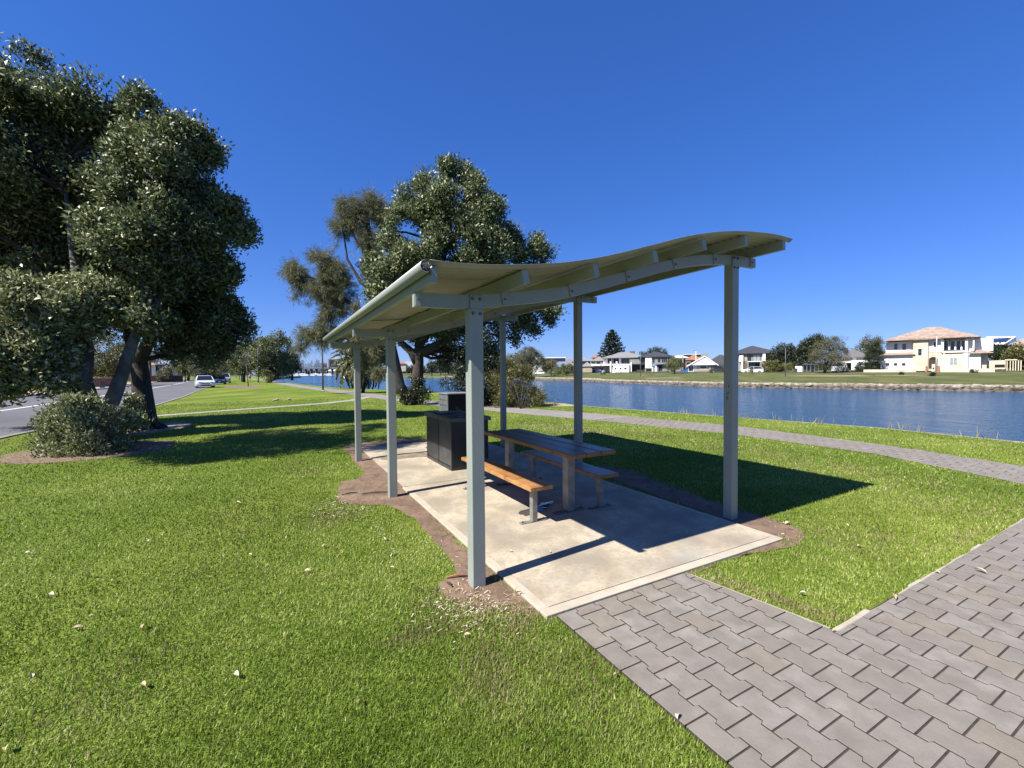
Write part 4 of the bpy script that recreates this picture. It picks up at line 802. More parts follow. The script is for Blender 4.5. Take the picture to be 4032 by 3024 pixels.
l6 = [lb(x, y, 33, r) for x, y, r in ((790, 440, .9), (755, 450, .8), (740, 490, .7), (810, 450, .8), (770, 480, .8), (735, 530, .45), (830, 470, .7), (800, 520, .8), (760, 540, .35), (690, 570, 1.0), (650, 580, .9), (725, 590, .9), (625, 590, .45), (700, 620, 1.1), (745, 630, .9), (770, 650, .9), (650, 615, .5), (720, 665, .8), (790, 680, .8), (640, 640, .22), (665, 660, .22), (700, 690, .45),
      (690, 715, .6), (660, 725, .6), (720, 720, .55), (650, 750, .4), (745, 730, .4), (700, 740, .35), (780, 720, .6), (800, 760, .7), (820, 800, .5))]
wispy('crown', t6, l6, 170000, .38, .016, m_caso, 71, .5)
# --- palm
def palm(base, zc, L, n, label, seed, m=m_palmf, droop=1.0):
    t = tree('date_palm', base, label, 'palm'); r = np.random.default_rng(seed); c = Vector((base.x, base.y, zc))
    trunk_part(t, [([base, base+Vector((.05, 0, zc*.5)), c], .34, .3)], m_barkd)
    P = []; D = []; Ls = []; mb = MB()
    for i in range(n):
        az = 2.4*i+r.uniform(-.2, .2); el = R(80-115*(i/n)**.9*droop)+r.uniform(-.1, .1); Lf = L*r.uniform(.85, 1.1); h = Vector((math.cos(az), math.sin(az), 0)); pts = []; p = c.copy(); e = el
        for k in range(13):
            pts.append(p.copy()); p = p+(h*math.cos(e)+Vector((0, 0, math.sin(e))))*Lf/12; e -= .125*(1+.4*k/12)
        mb.tube(pts, taper(.035, .008, 12), 4, cap=False)
        side = Vector((-h.y, h.x, 0))
        for k in range(1, 12):
            for j in range(7):
                t_ = (k+j/7); i0 = int(t_); p = pts[i0].lerp(pts[min(i0+1, 12)], t_-i0); fwd = (pts[min(i0+1, 12)]-pts[i0]).normalized()
                for s in (-1, 1):
                    d = (fwd*.75+side*s*.8+Vector((0, 0, -.30+.25*r.normal()))); d.normalize(); P.append(tuple(p)); D.append(tuple(d)); Ls.append(.16*L*math.sin(math.pi*min(1, .12+t_/13))**.6+.05)
    mb.build('frond_stem', m_palmf, t); o = quads('fronds', np.array(P), np.array(D), np.array(Ls), .075*L/3.3, m, t, seed=seed); return t
palm(gnd(1420, 1528), 2.9, 3.9, 62, 'bushy date palm with arching fronds down to the lawn by the lake', 5, droop=1.05)
palm(Vector((-15.2, 43.5, 0)), 5.0, 2.9, 40, 'slimmer second palm standing behind the bushy palm', 6, droop=.9)
b7 = Vector((-12.4, 36, 0)); t7 = tree('leafy_tree', b7, 'smaller bright leaved tree low behind the shelter beside the palm')
crown('crown', [lb(x, y, 36, r) for x, y, r in ((800, 760, .9), (820, 790, 1.0), (790, 790, .6), (835, 760, .8), (812, 740, .6))], 9000, (.16, .42), m_leafsh, t7, seed=73, nsm=20)
trunk_part(t7, [([b7, b7+Vector((.2, 0, 1.6)), b7+Vector((.5, 0, 3))], .16, .06)], m_barkd)
# --- far left group of big trees and lawn sapling
def bigtree(name, px, base_py, Y, lobes, n, leafm, label, seed, leaf=(.3, .45), tr=.4, group=None, trm=None, small=(.28, .42), nsm=14, zb=None):
    b = at(px, base_py, Y) if zb is None else at(px, base_py, Y); b = Vector((b.x, b.y, max(0, b.z) if zb is None else zb))
    t = tree(name, b, label, 'tree', group)
    L = [(tuple(at(x, y, Y+dy)), r) for x, y, dy, r in lobes]
    crown('crown', L, n, leaf, leafm, t, seed=seed, small=small, nsm=nsm)
    top = sum((Vector(l[0]) for l in L), Vector())/len(L)
    trunk_part(t, [([b+Vector((0, 0, -.1)), b.lerp(top, .4)+Vector((.2, 0, 0)), top], tr, tr*.3)]+[([b.lerp(top, .45), Vector(l[0])], tr*.35, tr*.1) for l in L[:5]], trm or m_barkd, 8)
    return t
bigtree('leafy_tree', 1060, 1508, 82, [(1075, 1345, 0, 1.9), (1030, 1370, 0, 1.7), (1110, 1370, 1, 2.0), (1060, 1400, -1, 2.4), (1010, 1410, 0, 1.7), (1125, 1420, 2, 1.8), (1080, 1440, 0, 2.0), (1020, 1450, 0, 1.3), (1110, 1455, 3, 1.4), (1140, 1400, 3, 1.1), (1060, 1475, 0, 1.0)], 24000, m_leafmid, 'big rounded green tree at the end of the lawn beside the lake', 81, tr=.5, zb=0)
bigtree('leafy_tree', 960, 1508, 90, [(965, 1390, 0, 1.8), (930, 1420, 0, 1.5), (985, 1430, 0, 1.8), (950, 1450, 0, 1.7), (920, 1460, 0, 1.0), (990, 1370, 2, 1.5)], 14000, m_leafmid, 'broad green tree left of the big rounded tree at the lawn end', 82, tr=.3, zb=0)
bigtree('leafy_tree', 1150, 1496, 120, [(1150, 1425, 0, 2.2), (1125, 1440, 0, 2.2), (1165, 1445, 0, 1.6), (1135, 1465, 0, 1.4)], 9000, m_leafdk, 'dark tree on the bank right behind the big rounded tree', 83, zb=0)
bigtree('leafy_tree', 900, 1512, 105, [(900, 1400, 0, 2.4), (860, 1420, 0, 2.4), (920, 1380, 0, 2), (880, 1450, 0, 1.8)], 10000, m_leafdk, 'tall dark tree behind the silver utility truck', 84, zb=0)
bigtree('leafy_tree', 820, 1500, 70, [(830, 1440, 0, 1.6), (790, 1455, 0, 1.3), (860, 1450, 0, 1.2), (815, 1475, 0, .9)], 9000, m_leafgrey, 'low brown green tree behind the parked white sedan', 85, zb=0, leaf=(.22, .35))
bigtree('leafy_tree', 740, 1500, 120, [(745, 1430, 0, 2.5), (710, 1440, 0, 2), (780, 1430, 0, 2.2), (740, 1460, 0, 1.7)], 8000, m_leafmid, 'green street tree across the road behind the traffic island', 86, zb=0)
bigtree('leafy_tree', 660, 1505, 100, [(655, 1470, 0, 1.3), (640, 1480, 0, 1.0)], 3000, m_leafgrey, 'small tree in front of the pale house across the road', 87, zb=0)
bigtree('leafy_tree', 728, 1512, 95, [(728, 1445, 0, .9), (722, 1455, 0, .7)], 1500, mat('reddish', (.25, .12, .06)) if False else m_bushy, 'small russet street tree beside the traffic island', 88, zb=0, tr=.15)
for i, (x, y0, s, lab) in enumerate(((430, 1400, 3.2, 'tree across the road just right of the forked trunk'), (120, 1360, 4.5, 'dense tree across the road at the far left edge'), (250, 1390, 3.8, 'dense tree across the road behind the low brick wall'), (-120, 1340, 5, 'tree across the road outside the left edge of the frame'))):
    bigtree('leafy_tree', x, 1515, 66, [(x, y0, 0, s), (x+50, y0+20, 0, s*.7), (x-55, y0+25, 1, s*.7)], 9000, m_leafdk if i != 0 else m_bushy, lab, 90+i, zb=0, leaf=(.3, .45))
o = thing('shrub', Vector((at(1048, 1505, 79).x, 79, 0)), 'pale green shrub beside the big tree trunk by the path', 'shrub'); crown('foliage', [(tuple(at(1045, 1478, 79)), .75), (tuple(at(1060, 1488, 79)), .6)], 1500, (.18, .45), m_bushy, o, seed=95, nsm=20)
# sapling with mulch ring
sb = gnd(978, 1521); st = thing('sapling', sb, 'thin young tree in a mulch ring on the lawn', 'tree')
trunk_part(st, [([sb, sb+Vector((-.1, 0, 1.5)), sb+Vector((-.25, 0, 3.0))], .07, .03)], m_bark, 6)
crown('crown', [((sb.x-.3, sb.y, 3.3), (.8, .8, .9))], 900, (.12, .4), m_leafgrey, st, seed=96, nsm=14, gap=-.3)
# ================================================================== FAR BANK BUILDINGS
class Facade:
    """a vertical plane standing at depth Y, facing the lake; pt() gives the point of the plane seen at a picture position"""
    def __init__(s, px, Y, yaw=0.0):
        c = at(px, 1460, Y); s.c = Vector((c.x, c.y, 0)); v = Vector((c.x, c.y, 0)).normalized(); a = R(yaw)
        s.n = Vector((-v.x*math.cos(a)+v.y*math.sin(a), -v.y*math.cos(a)-v.x*math.sin(a), 0))    # outward normal (towards the camera)
        s.t = Vector((-s.n.y, s.n.x, 0)); s.t = s.t if s.t.x > 0 else -s.t
    def lx(s, px, py, d=0):
        r_ = ray(px, py); o_ = Vector((0, 0, CH)); k = ((s.c-s.n*d-o_).dot(s.n))/r_.dot(s.n); p = o_+r_*k; return (p-s.c).dot(s.t), p.z
    def P(s, x, y, z): return s.c+s.t*x-s.n*y+Vector((0, 0, z))       # local: x along, y back, z up
    def T(s, q): return s.P(q[0], q[1], q[2])
def wbox(f, x0, x1, y0, y1, z0, z1, name, m, parent, **k): return MB().box(x0, x1, y0, y1, z0, z1, f.T).build(name, m, parent, **k)
def pxb(f, x0, y0, x1, y1, d=0):
    a = f.lx(x0, y1, d); b = f.lx(x1, y0, d); return a[0], b[0], a[1], b[1]
def window(f, t, x0, y0, x1, y1, d=0.0, m=None, fm=None, nx=1, nz=1, fw_=None, arch=False):
    X0, X1, Z0, Z1 = pxb(f, x0, y0, x1, y1, d); w_ = fw_ or max(.05, (X1-X0)*.07)
    fr = wbox(f, X0-w_, X1+w_, d-.05, d+.02, Z0-w_, Z1+w_, 'window', fm or m_white, t)
    for i in range(nx):
        for j in range(nz):
            a = X0+(X1-X0)*i/nx; b = X0+(X1-X0)*(i+1)/nx; c = Z0+(Z1-Z0)*j/nz; e = Z0+(Z1-Z0)*(j+1)/nz
            wbox(f, a+(w_*.35 if i else 0), b-(w_*.35 if i < nx-1 else 0), d-.07, d-.055, c+(w_*.35 if j else 0), e-(w_*.35 if j < nz-1 else 0), 'pane', m or m_glass, fr)
    if arch:
        mb = MB(); n = 10; R_ = (X1-X0)/2; cx = (X0+X1)/2
        mb.prism([(cx+(R_+w_)*math.cos(math.pi*k/n), Z1+w_+(R_*.55)*math.sin(math.pi*k/n)) for k in range(n+1)], 0, .07, lambda q: f.P(q[0], d-.06+q[2]*1.0, q[1])); mb.build('arch', m_beige, fr)
    return fr
def hip(f, x0, x1, y0, y1, ze, zr, ov, inset, m, parent, name='roof', gl=0, gr_=0, th=.18):
    a, b, c, e = x0-ov, x1+ov, y0-ov, y1+ov; ym = (c+e)/2; inset = min(inset, (b-a)/2-.25 if not (gl or gr_) else b-a-.5); i0 = inset if not gl else 0; i1 = inset if not gr_ else 0
    v = [(a, c, ze), (b, c, ze), (b, e, ze), (a, e, ze), (a+i0, ym, zr), (b-i1, ym, zr)]; lo = [(p[0], p[1], ze-th) for p in v[:4]]
    mb = MB(); mb.add([f.P(*p) for p in v+lo], [(0, 1, 5, 4), (1, 2, 5), (2, 3, 4, 5), (3, 0, 4), (6, 7, 1, 0), (7, 8, 2, 1), (8, 9, 3, 2), (9, 6, 0, 3), (9, 8, 7, 6)]); return mb.build(name, m, parent)
def house(name, f, label, cat='house'): return thing(name, f.c, label, cat)
# ---- the big cream mansion
f = Facade(3700, 80, -4); t = house('mansion', f, 'large two storey white and cream mansion with terracotta hip roof across the lake')
def WP(x0, y0, x1, y1, d0, d1, name, m): X0, X1, Z0, Z1 = pxb(f, x0, y0, x1, y1, d0); return wbox(f, X0, X1, d0, d1, Z0, Z1, name, m, t)
S7 = lambda x, y: (3400+x/3.5, 1260+y/3.5)
def w7(x0, y0, x1, y1, d0, d1, name, m): a = S7(x0, y0); b = S7(x1, y1); return WP(a[0], a[1], b[0], b[1], d0, d1, name, m)
w7(305, 290, 680, 700, .8, 10, 'wall', m_white)            # upper left wing
w7(265, 480, 690, 700, 0, .9, 'wall', m_white)             # lower left wing
w7(678, 262, 893, 700, -.3, 8, 'wall', m_cream)             # stair tower
w7(893, 250, 1090, 445, .3, 8, 'wall', m_white)
w7(893, 445, 1090, 700, .1, 8, 'wall', m_cream)
w7(1086, 440, 1370, 700, -.5, 8, 'wall', m_cream)
w7(1086, 420, 1445, 452, -.75, .5, 'balcony_slab', m_white)
w7(1090, 460, 1122, 700, -.62, -.4, 'pilaster', m_white); w7(1365, 452, 1445, 700, -.62, 1, 'pilaster', m_white)
w7(1100, 250, 1440, 420, 1.6, 8, 'wall', m_gwall)
w7(1068, 255, 1106, 425, -.6, -.2, 'column', m_white); w7(1400, 255, 1440, 425, -.6, -.2, 'column', m_white)
w7(1100, 415, 1395, 423, -.65, -.5, 'balcony_rail', m_white)
for x in (1180, 1265, 1350): w7(x-13, 368, x+13, 412, -.6, -.4, 'urn', m_white)
w7(1440, 250, 1530, 440, .6, 8, 'wall', m_white); w7(1506, 255, 1530, 420, -.3, 0, 'column', m_white)
w7(1445, 440, 1618, 700, 0, 9, 'wall', m_white)
X0, X1, Z0, Z1 = pxb(f, *S7(1530, 250), *S7(1650, 430), 1.2); wbox(f, X0, X1+1.2, 1.2, 9, Z0, Z1, 'wall', m_white, t)
X0, X1, Z0, Z1 = pxb(f, *S7(1618, 470), *S7(1700, 700), 1.2); wbox(f, X0, X1, 1.2, 9, Z0, Z1, 'wall', m_cream, t)
for x0, x1 in ((424, 470), (537, 587)): window(f, t, *S7(x0, 330), *S7(x1, 412), d=.8, nz=2)
for x0, x1 in ((310, 355), (420, 465), (530, 580)): window(f, t, *S7(x0, 592), *S7(x1, 628)); window(f, t, *S7(x0, 542), *S7(x1, 575), m=m_white, fm=m_beige, arch=True)
window(f, t, *S7(752, 396), *S7(803, 485), d=-.3, nz=2, arch=True); window(f, t, *S7(970, 305), *S7(1022, 372), d=.3, fw_=.25)
window(f, t, *S7(1190, 518), *S7(1290, 616), d=-.5, m=m_curtain, nx=2, nz=2, arch=True)
window(f, t, *S7(1495, 535), *S7(1540, 575), m=m_white, fm=m_beige, arch=True); window(f, t, *S7(1500, 615), *S7(1535, 645), m=m_cream, fm=m_beige)
for x0, x1 in ((1115, 1165), (1200, 1258), (1280, 1338), (1350, 1392)): window(f, t, *S7(x0, 285), *S7(x1, 412), d=1.6, fw_=.08)
# arched entry
X0, X1, Z0, Z1 = pxb(f, *S7(900, 545), *S7(1022, 668), .1); cx = (X0+X1)/2; Rr = (X1-X0)/2
mb = MB(); mb.prism([(X0, Z0), (X1, Z0)]+[(cx+Rr*math.cos(math.pi*k/12), Z1+Rr*.85*math.sin(math.pi*k/12)) for k in range(13)], 0, .04, lambda q: f.P(q[0], .05+q[2], q[1])); dr = mb.build('entry_arch', m_black, t)
wbox(f, cx-.5, cx+.5, .02, .045, Z0, Z1, 'door', mat('brown_door', (.06, .03, .02), rough=.5), dr)
X0, X1, Z0, Z1 = pxb(f, *S7(290, 120), *S7(1680, 292), 0)
_, _, zr, _ = pxb(f, *S7(700, 130), *S7(1230, 130), 6); hip(f, X0+.6, X1-1.2, -.2, 11, Z0+.15, Z0+2.6, .6, 5.6, m_tile, t)
a0, a1, z0, z1 = pxb(f, *S7(640, 240), *S7(935, 268), -.4); hip(f, a0+.4, a1-.4, -.3, 6, z0, z0+1.5, .5, 3.0, m_tile, t)
a0, a1, z0, z1 = pxb(f, *S7(1080, 200), *S7(1560, 240), -.4); hip(f, a0+.4, a1-1.2, -.7, 5, z0, z0+1.0, .5, 4.6, m_tile, t)
a0, a1, z0, z1 = pxb(f, *S7(245, 435), *S7(720, 482), 0); mb = MB(); mb.add([f.P(*q) for q in ((a0, -.6, z0), (a1, -.6, z0), (a1-.4, .85, z1), (a0+.4, .85, z1), (a0, -.6, z0-.12), (a1, -.6, z0-.12), (a1-.4, .85, z0-.12), (a0+.4, .85, z0-.12))], [(0, 1, 2, 3), (4, 5, 1, 0), (1, 5, 6, 2), (0, 3, 7, 4), (7, 6, 5, 4)]); mb.build('skirt_roof', m_tile, t)
a0, a1, z0, z1 = pxb(f, *S7(1450, 412), *S7(1790, 455), 0); mb = MB(); mb.add([f.P(*q) for q in ((a0, -.6, z0), (a1, -.6, z0), (a1-1.6, 2.0, z1+.3), (a0+.4, .7, z1+.2), (a0, -.6, z0-.12), (a1, -.6, z0-.12), (a1, 6, z0-.12), (a1, 6, z0))], [(0, 1, 2, 3), (4, 5, 1, 0), (5, 6, 7, 1), (1, 7, 2)]); mb.build('skirt_roof', m_tile, t)
# garden wall, mailbox, pots in front
f2 = Facade(3700, 76, -4)
t2_ = thing('garden_wall', f2.c, 'low cream garden wall with glass fence in front of the big mansion', 'wall')
X0, X1, Z0, Z1 = pxb(f2, *S7(0, 678), *S7(725, 702)); wbox(f2, X0, X1, 0, .3, Z0-.4, Z1, 'wall', m_beige, t2_)
X0, X1, Z0, Z1 = pxb(f2, *S7(1040, 668), *S7(1810, 696)); wbox(f2, X0, X1, 0, .3, Z0-.4, Z1, 'wall', m_beige, t2_)
for x in range(240, 720, 80):
    X, _, Z0, Z1 = pxb(f2, *S7(x, 615), *S7(x+3, 680)); wbox(f2, X, X+.05, .1, .15, Z0, Z1, 'fence_post', m_galv, t2_)
tt = thing('letterbox_pillar', f2.c, 'cream letterbox pillar in front of the arched entry of the mansion', 'letterbox')
X0, X1, Z0, Z1 = pxb(f2, *S7(942, 608), *S7(990, 700)); wbox(f2, X0, X1, -.3, .3, Z0-.3, Z1, 'pillar', m_beige, tt); wbox(f2, X0+.3, X1-.3, -.34, -.3, Z1-.9, Z1-.6, 'slot', m_black, tt)
for i, (a, b, lab) in enumerate(((855, 880, 'small terracotta planter left of the mansion entry pillar'), (1012, 1055, 'wide terracotta planter right of the mansion entry pillar'))):
    tt = thing('planter', f2.c, lab, 'planter'); X0, X1, Z0, Z1 = pxb(f2, *S7(a, 640), *S7(b, 700)); wbox(f2, X0, X1, -.3, .3, Z0-.3, Z1, 'pot', m_oroof, tt); wbox(f2, X0+.06, X1-.06, -.2, .2, Z1, Z1+.1, 'soil', m_soil, tt)
# ---- generic two storey houses: list of boxes in picture coordinates
def simple_house(name, px, Y, yaw, label, boxes, wins, roofs):
    f = Facade(px, Y, yaw); t = house(name, f, label)
    for (x0, y0, x1, y1, d0, d1, nm, m) in boxes:
        X0, X1, Z0, Z1 = pxb(f, x0, y0, x1, y1, d0); wbox(f, X0, X1, d0, d1, Z0, Z1, nm, m, t)
    for w in wins: window(f, t, *w[:4], d=w[4], m=w[5], fm=w[6] if len(w) > 6 else m_white, nx=w[7] if len(w) > 7 else 1, nz=w[8] if len(w) > 8 else 1)
    for (x0, x1, ye, h, d0, d1, ov, ins, m, *g) in roofs:
        X0, X1, Z0, Z1 = pxb(f, x0, ye, x1, ye, d0); hip(f, X0, X1, d0, d1, Z0, Z0+h, ov, ins, m, t, gl=g[0] if g else 0, gr_=g[1] if g else 0)
    return f, t
Z6 = lambda x, y: (2850+x/3.687, 1320+y/3.687)
Z5 = lambda x, y: (2250+x/3.403, 1320+y/3.403)
def bx(Z, x0, y0, x1, y1, d0, d1, nm, m): a = Z(x0, y0); b = Z(x1, y1); return (a[0], a[1], b[0], b[1], d0, d1, nm, m)
def wx(Z, x0, y0, x1, y1, d, m, *r_): a = Z(x0, y0); b = Z(x1, y1); return (a[0], a[1], b[0], b[1], d, m, *r_)
simple_house('modern_house', 2975, 112, 6, 'dark roofed modern two storey house with curtained upper windows behind the white hatchback', [
    bx(Z6, 150, 262, 610, 520, 0, 9, 'wall', m_gwall), bx(Z6, 225, 292, 283, 385, -.6, 0, 'wall_panel', m_white), bx(Z6, 565, 265, 607, 375, -.6, 0, 'wall_panel', m_white), bx(Z6, 250, 390, 280, 525, -.5, 0, 'pillar', m_white),
    bx(Z6, 345, 375, 550, 388, -1.2, 0, 'balcony_slab', m_white), bx(Z6, 525, 380, 550, 520, -1.1, -.6, 'pillar', m_gwall), bx(Z6, 340, 380, 360, 520, -1.1, -.6, 'pillar', m_gwall), bx(Z6, 610, 262, 760, 375, 1.5, 9, 'wall', m_dwall), bx(Z6, 607, 385, 720, 520, 0, 6, 'wall', m_brick), bx(Z6, 568, 398, 580, 525, -.6, -.4, 'pillar', m_tan)],
    [wx(Z6, 425, 275, 525, 375, 0, m_curtain, m_plas, 2), wx(Z6, 350, 278, 395, 370, 0, m_glass, m_plas), wx(Z6, 285, 285, 340, 378, 0, m_tan, m_plas), wx(Z6, 360, 405, 520, 520, 0, m_glass, m_plas, 3), wx(Z6, 285, 400, 335, 515, 0, m_brick, m_plas)],
    [(Z6(130, 0)[0], Z6(770, 0)[0], Z6(0, 265)[1], 2.15, 0, 11, .7, 5.5, m_troof), (Z6(600, 0)[0], Z6(720, 0)[0], Z6(0, 395)[1], .6, -.2, 4, .3, 1.5, m_troof)])
simple_house('bungalow', 2790, 128, 4, 'white gabled bungalow with dark tiled roof behind the blue hatchback', [
    bx(Z5, 1565, 395, 1845, 490, 0, 9, 'wall', m_white), bx(Z5, 1845, 400, 1925, 478, -.3, 9, 'wall', m_tan), bx(Z5, 1640, 455, 1845, 478, -.15, 0, 'plinth', m_tan), bx(Z5, 1925, 400, 2060, 478, .5, 9, 'wall', m_dwall)],
    [wx(Z5, 1725, 408, 1808, 450, 0, m_glass, m_white), wx(Z5, 1690, 405, 1712, 450, 0, m_curtain, m_white), wx(Z5, 1820, 408, 1842, 450, 0, m_curtain, m_white), wx(Z5, 1570, 410, 1630, 480, 0, m_glass, m_white, 3)],
    [(Z5(1800, 0)[0], Z5(2250, 0)[0], Z5(0, 395)[1], 3.1, 1.5, 12, .4, 5.5, m_troof)])
f = Facade(2790, 128, 4); t = bpy.data.objects['bungalow']      # front gable
mb = MB(); a = f.lx(*Z5(1565, 402)); b = f.lx(*Z5(1955, 397)); c = f.lx(*Z5(1783, 300)); c2 = f.lx(*Z5(1783, 276))
for d0, d1, k in ((-1.0, 9, 0),):
    mb.add([f.P(a[0], -.9, a[1]), f.P(b[0], -.9, b[1]), f.P(c[0], -.9, c[1]), f.P(a[0], -.7, a[1]), f.P(b[0], -.7, b[1]), f.P(c[0], -.7, c[1])], [(0, 1, 2), (3, 5, 4), (0, 3, 4, 1)])
mb.build('gable', m_white, t)
mb = MB(); A = (a[0]-.3, a[1]-.1); B = (b[0]+.2, b[1]); K = (c[0], c2[1])
for P0, P1 in ((A, K), (B, K)): mb.hexa([f.P(P0[0], -1.1, P0[1]-.3), f.P(P0[0], 10, P0[1]-.3), f.P(P1[0], 10, P1[1]-.3), f.P(P1[0], -1.1, P1[1]-.3), f.P(P0[0], -1.1, P0[1]), f.P(P0[0], 10, P0[1]), f.P(P1[0], 10, P1[1]), f.P(P1[0], -1.1, P1[1])])
mb.build('gable_roof', [m_white], t)
simple_house('brick_house', 2725, 165, 0, 'red tile roofed brick house with balcony behind the white bungalow', [bx(Z5, 1530, 335, 1700, 470, 0, 9, 'wall', m_brick), bx(Z5, 1540, 352, 1600, 362, -.8, 0, 'balcony_slab', m_tan)], [wx(Z5, 1545, 370, 1600, 390, 0, m_glass, m_tan)], [(Z5(1545, 0)[0], Z5(1730, 0)[0], Z5(0, 330)[1], 2.1, 0, 11, .5, 4, m_oroof)])
simple_house('flat_roof_house', 2690, 150, 0, 'white flat roofed modern house between the dark roofed house and the brick house', [bx(Z5, 1330, 300, 1530, 485, 0, 8, 'wall', m_gwall), bx(Z5, 1480, 282, 1500, 480, -1, -.5, 'pillar', m_gwall)], [wx(Z5, 1345, 315, 1400, 380, 0, m_glass, m_gwall), wx(Z5, 1500, 320, 1525, 365, 0, m_glass, m_gwall)], [(Z5(1335, 0)[0], Z5(1550, 0)[0], Z5(0, 300)[1], .9, -.5, 8, .5, 4, m_white)])
simple_house('dark_house', 2600, 150, 3, 'dark roofed two storey house with black windows and white flank beside the round tree', [bx(Z5, 990, 290, 1075, 440, 0, 9, 'wall', m_white), bx(Z5, 990, 435, 1165, 488, -.5, 9, 'wall', m_gwall), bx(Z5, 1075, 288, 1330, 385, .3, 9, 'wall', m_gwall), bx(Z5, 1130, 365, 1280, 388, -.9, .3, 'balcony_slab', m_gwall), bx(Z5, 1150, 388, 1330, 485, .2, 8, 'wall', m_gwall), bx(Z5, 1080, 425, 1095, 488, -.7, -.4, 'pillar', m_white), bx(Z5, 1120, 415, 1142, 488, -.7, -.4, 'pillar', m_white)],
    [wx(Z5, 1090, 295, 1112, 365, .3, m_glass, m_gwall), wx(Z5, 1158, 297, 1190, 360, .3, m_glass, m_gwall), wx(Z5, 1210, 297, 1280, 365, .3, m_glass, m_gwall, 3), wx(Z5, 1295, 295, 1312, 360, .3, m_glass, m_gwall), wx(Z5, 1165, 398, 1215, 475, .2, m_glass, m_gwall, 2), wx(Z5, 1000, 448, 1070, 485, -.5, m_black, m_gwall)],
    [(Z5(905, 0)[0], Z5(1370, 0)[0], Z5(0, 288)[1], 1.9, 0, 11, .3, 6.5, m_troof)])
simple_house('white_house', 2470, 160, 0, 'pale grey hip roofed house with wide white balcony behind the white caravan', [bx(Z5, 430, 300, 1000, 400, .6, 10, 'wall', m_white), bx(Z5, 430, 400, 800, 490, .8, 10, 'wall', m_gwall), bx(Z5, 800, 385, 1000, 488, .9, 10, 'wall', m_dwall), bx(Z5, 400, 385, 800, 408, -1.2, .6, 'balcony_slab', m_white), bx(Z5, 780, 302, 925, 385, -.6, .6, 'screen_wall', m_gwall), bx(Z5, 515, 350, 535, 490, -1.2, -.8, 'pillar', m_white), bx(Z5, 595, 350, 615, 490, -1.2, -.8, 'pillar', m_white), bx(Z5, 795, 360, 808, 490, -1.2, -.8, 'pillar', m_white)],
    [wx(Z5, 490, 312, 550, 375, .6, m_glass, m_gwall), wx(Z5, 565, 312, 632, 375, .6, m_glass, m_gwall, 2), wx(Z5, 672, 312, 775, 375, .6, m_glass, m_gwall, 3), wx(Z5, 932, 310, 975, 355, .6, m_glass, m_gwall)],
    [(Z5(425, 0)[0], Z5(1000, 0)[0], Z5(0, 302)[1], 2.25, -.5, 14, .5, 6.8, m_groof)])
f = Facade(2470, 160, 0); t = bpy.data.objects['white_house']; X0, X1, Z0, Z1 = pxb(f, *Z5(780, 212), *Z5(852, 250), 7); ch = wbox(f, X0, X1, 7, 8.6, Z0-1.2, Z1, 'chimney', m_brick, t)
simple_house('cream_house', 2345, 175, 0, 'cream house with flat grey roof and white balcony left of the pale hip roofed house', [bx(Z5, 255, 345, 430, 415, 0, 8, 'wall', m_tan), bx(Z5, 250, 388, 390, 412, -1, 0, 'balcony_slab', m_white), bx(Z5, 300, 415, 400, 492, 0, 8, 'wall', m_gwall)], [wx(Z5, 270, 352, 320, 380, 0, m_glass, m_tan, 3), wx(Z5, 335, 350, 385, 385, 0, m_glass, m_tan)], [(Z5(265, 0)[0], Z5(470, 0)[0], Z5(0, 342)[1], 1.7, 0, 12, .4, 4, m_groof)])
simple_house('tan_garage', 2310, 170, 0, 'small tan garage with grey hip roof at the left end of the row of houses', [bx(Z5, 150, 415, 275, 498, 0, 7, 'wall', m_tan)], [wx(Z5, 170, 428, 205, 495, 0, m_tan, m_cream), wx(Z5, 220, 428, 255, 495, 0, m_tan, m_cream)], [(Z5(150, 0)[0], Z5(270, 0)[0], Z5(0, 415)[1], 1.6, 0, 8, .4, 3, m_groof)])
simple_house('brown_house', 2280, 190, 0, 'brown house with flat grey roof behind the tan garage', [bx(Z5, 60, 345, 260, 500, 0, 9, 'wall', m_dwall)], [wx(Z5, 165, 360, 235, 390, 0, m_glass, m_dwall, 2)], [(Z5(60, 0)[0], Z5(270, 0)[0], Z5(0, 345)[1], 1.7, 0, 12, .4, 5, m_groof)])
simple_house('tiled_turret_house', 2345, 260, 0, 'distant house with small orange tiled turret above the grey roofs', [bx(Z5, 285, 300, 345, 360, 0, 8, 'wall', m_oroof), bx(Z5, 345, 262, 390, 330, 0, 4, 'turret', m_white)], [], [(Z5(345, 0)[0], Z5(390, 0)[0], Z5(0, 264)[1], .8, 0, 4, .6, 3.2, m_oroof), (Z5(280, 0)[0], Z5(345, 0)[0], Z5(0, 300)[1], 1.6, 0, 8, .6, 4.5, m_oroof)])
F4 = lambda x, y: (2000+x/2.212, 1250+y/2.212)
simple_house('long_grey_building', 2180, 200, 0, 'long low grey building with flat roof behind the trees on the far bank', [bx(F4, 300, 352, 500, 500, 0, 20, 'wall', m_gwall), bx(F4, 215, 348, 300, 500, -2, 10, 'wall', m_white), bx(F4, 290, 345, 505, 355, -1, 21, 'flat_roof', m_white)], [wx(F4, 325, 366, 375, 376, 0, m_glass, m_gwall)], [])
simple_house('blue_roof_building', 2225, 185, 0, 'low building with blue grey sloping metal roof above the round bushes', [bx(F4, 425, 425, 568, 500, 0, 10, 'wall', m_gwall)], [], [(F4(425, 0)[0], F4(568, 0)[0], F4(0, 428)[1], 2.3, -2, 12, .3, 1, mat('blue_steel_roof', (.18, .23, .32), (.22, .27, .36), 1, .5))])
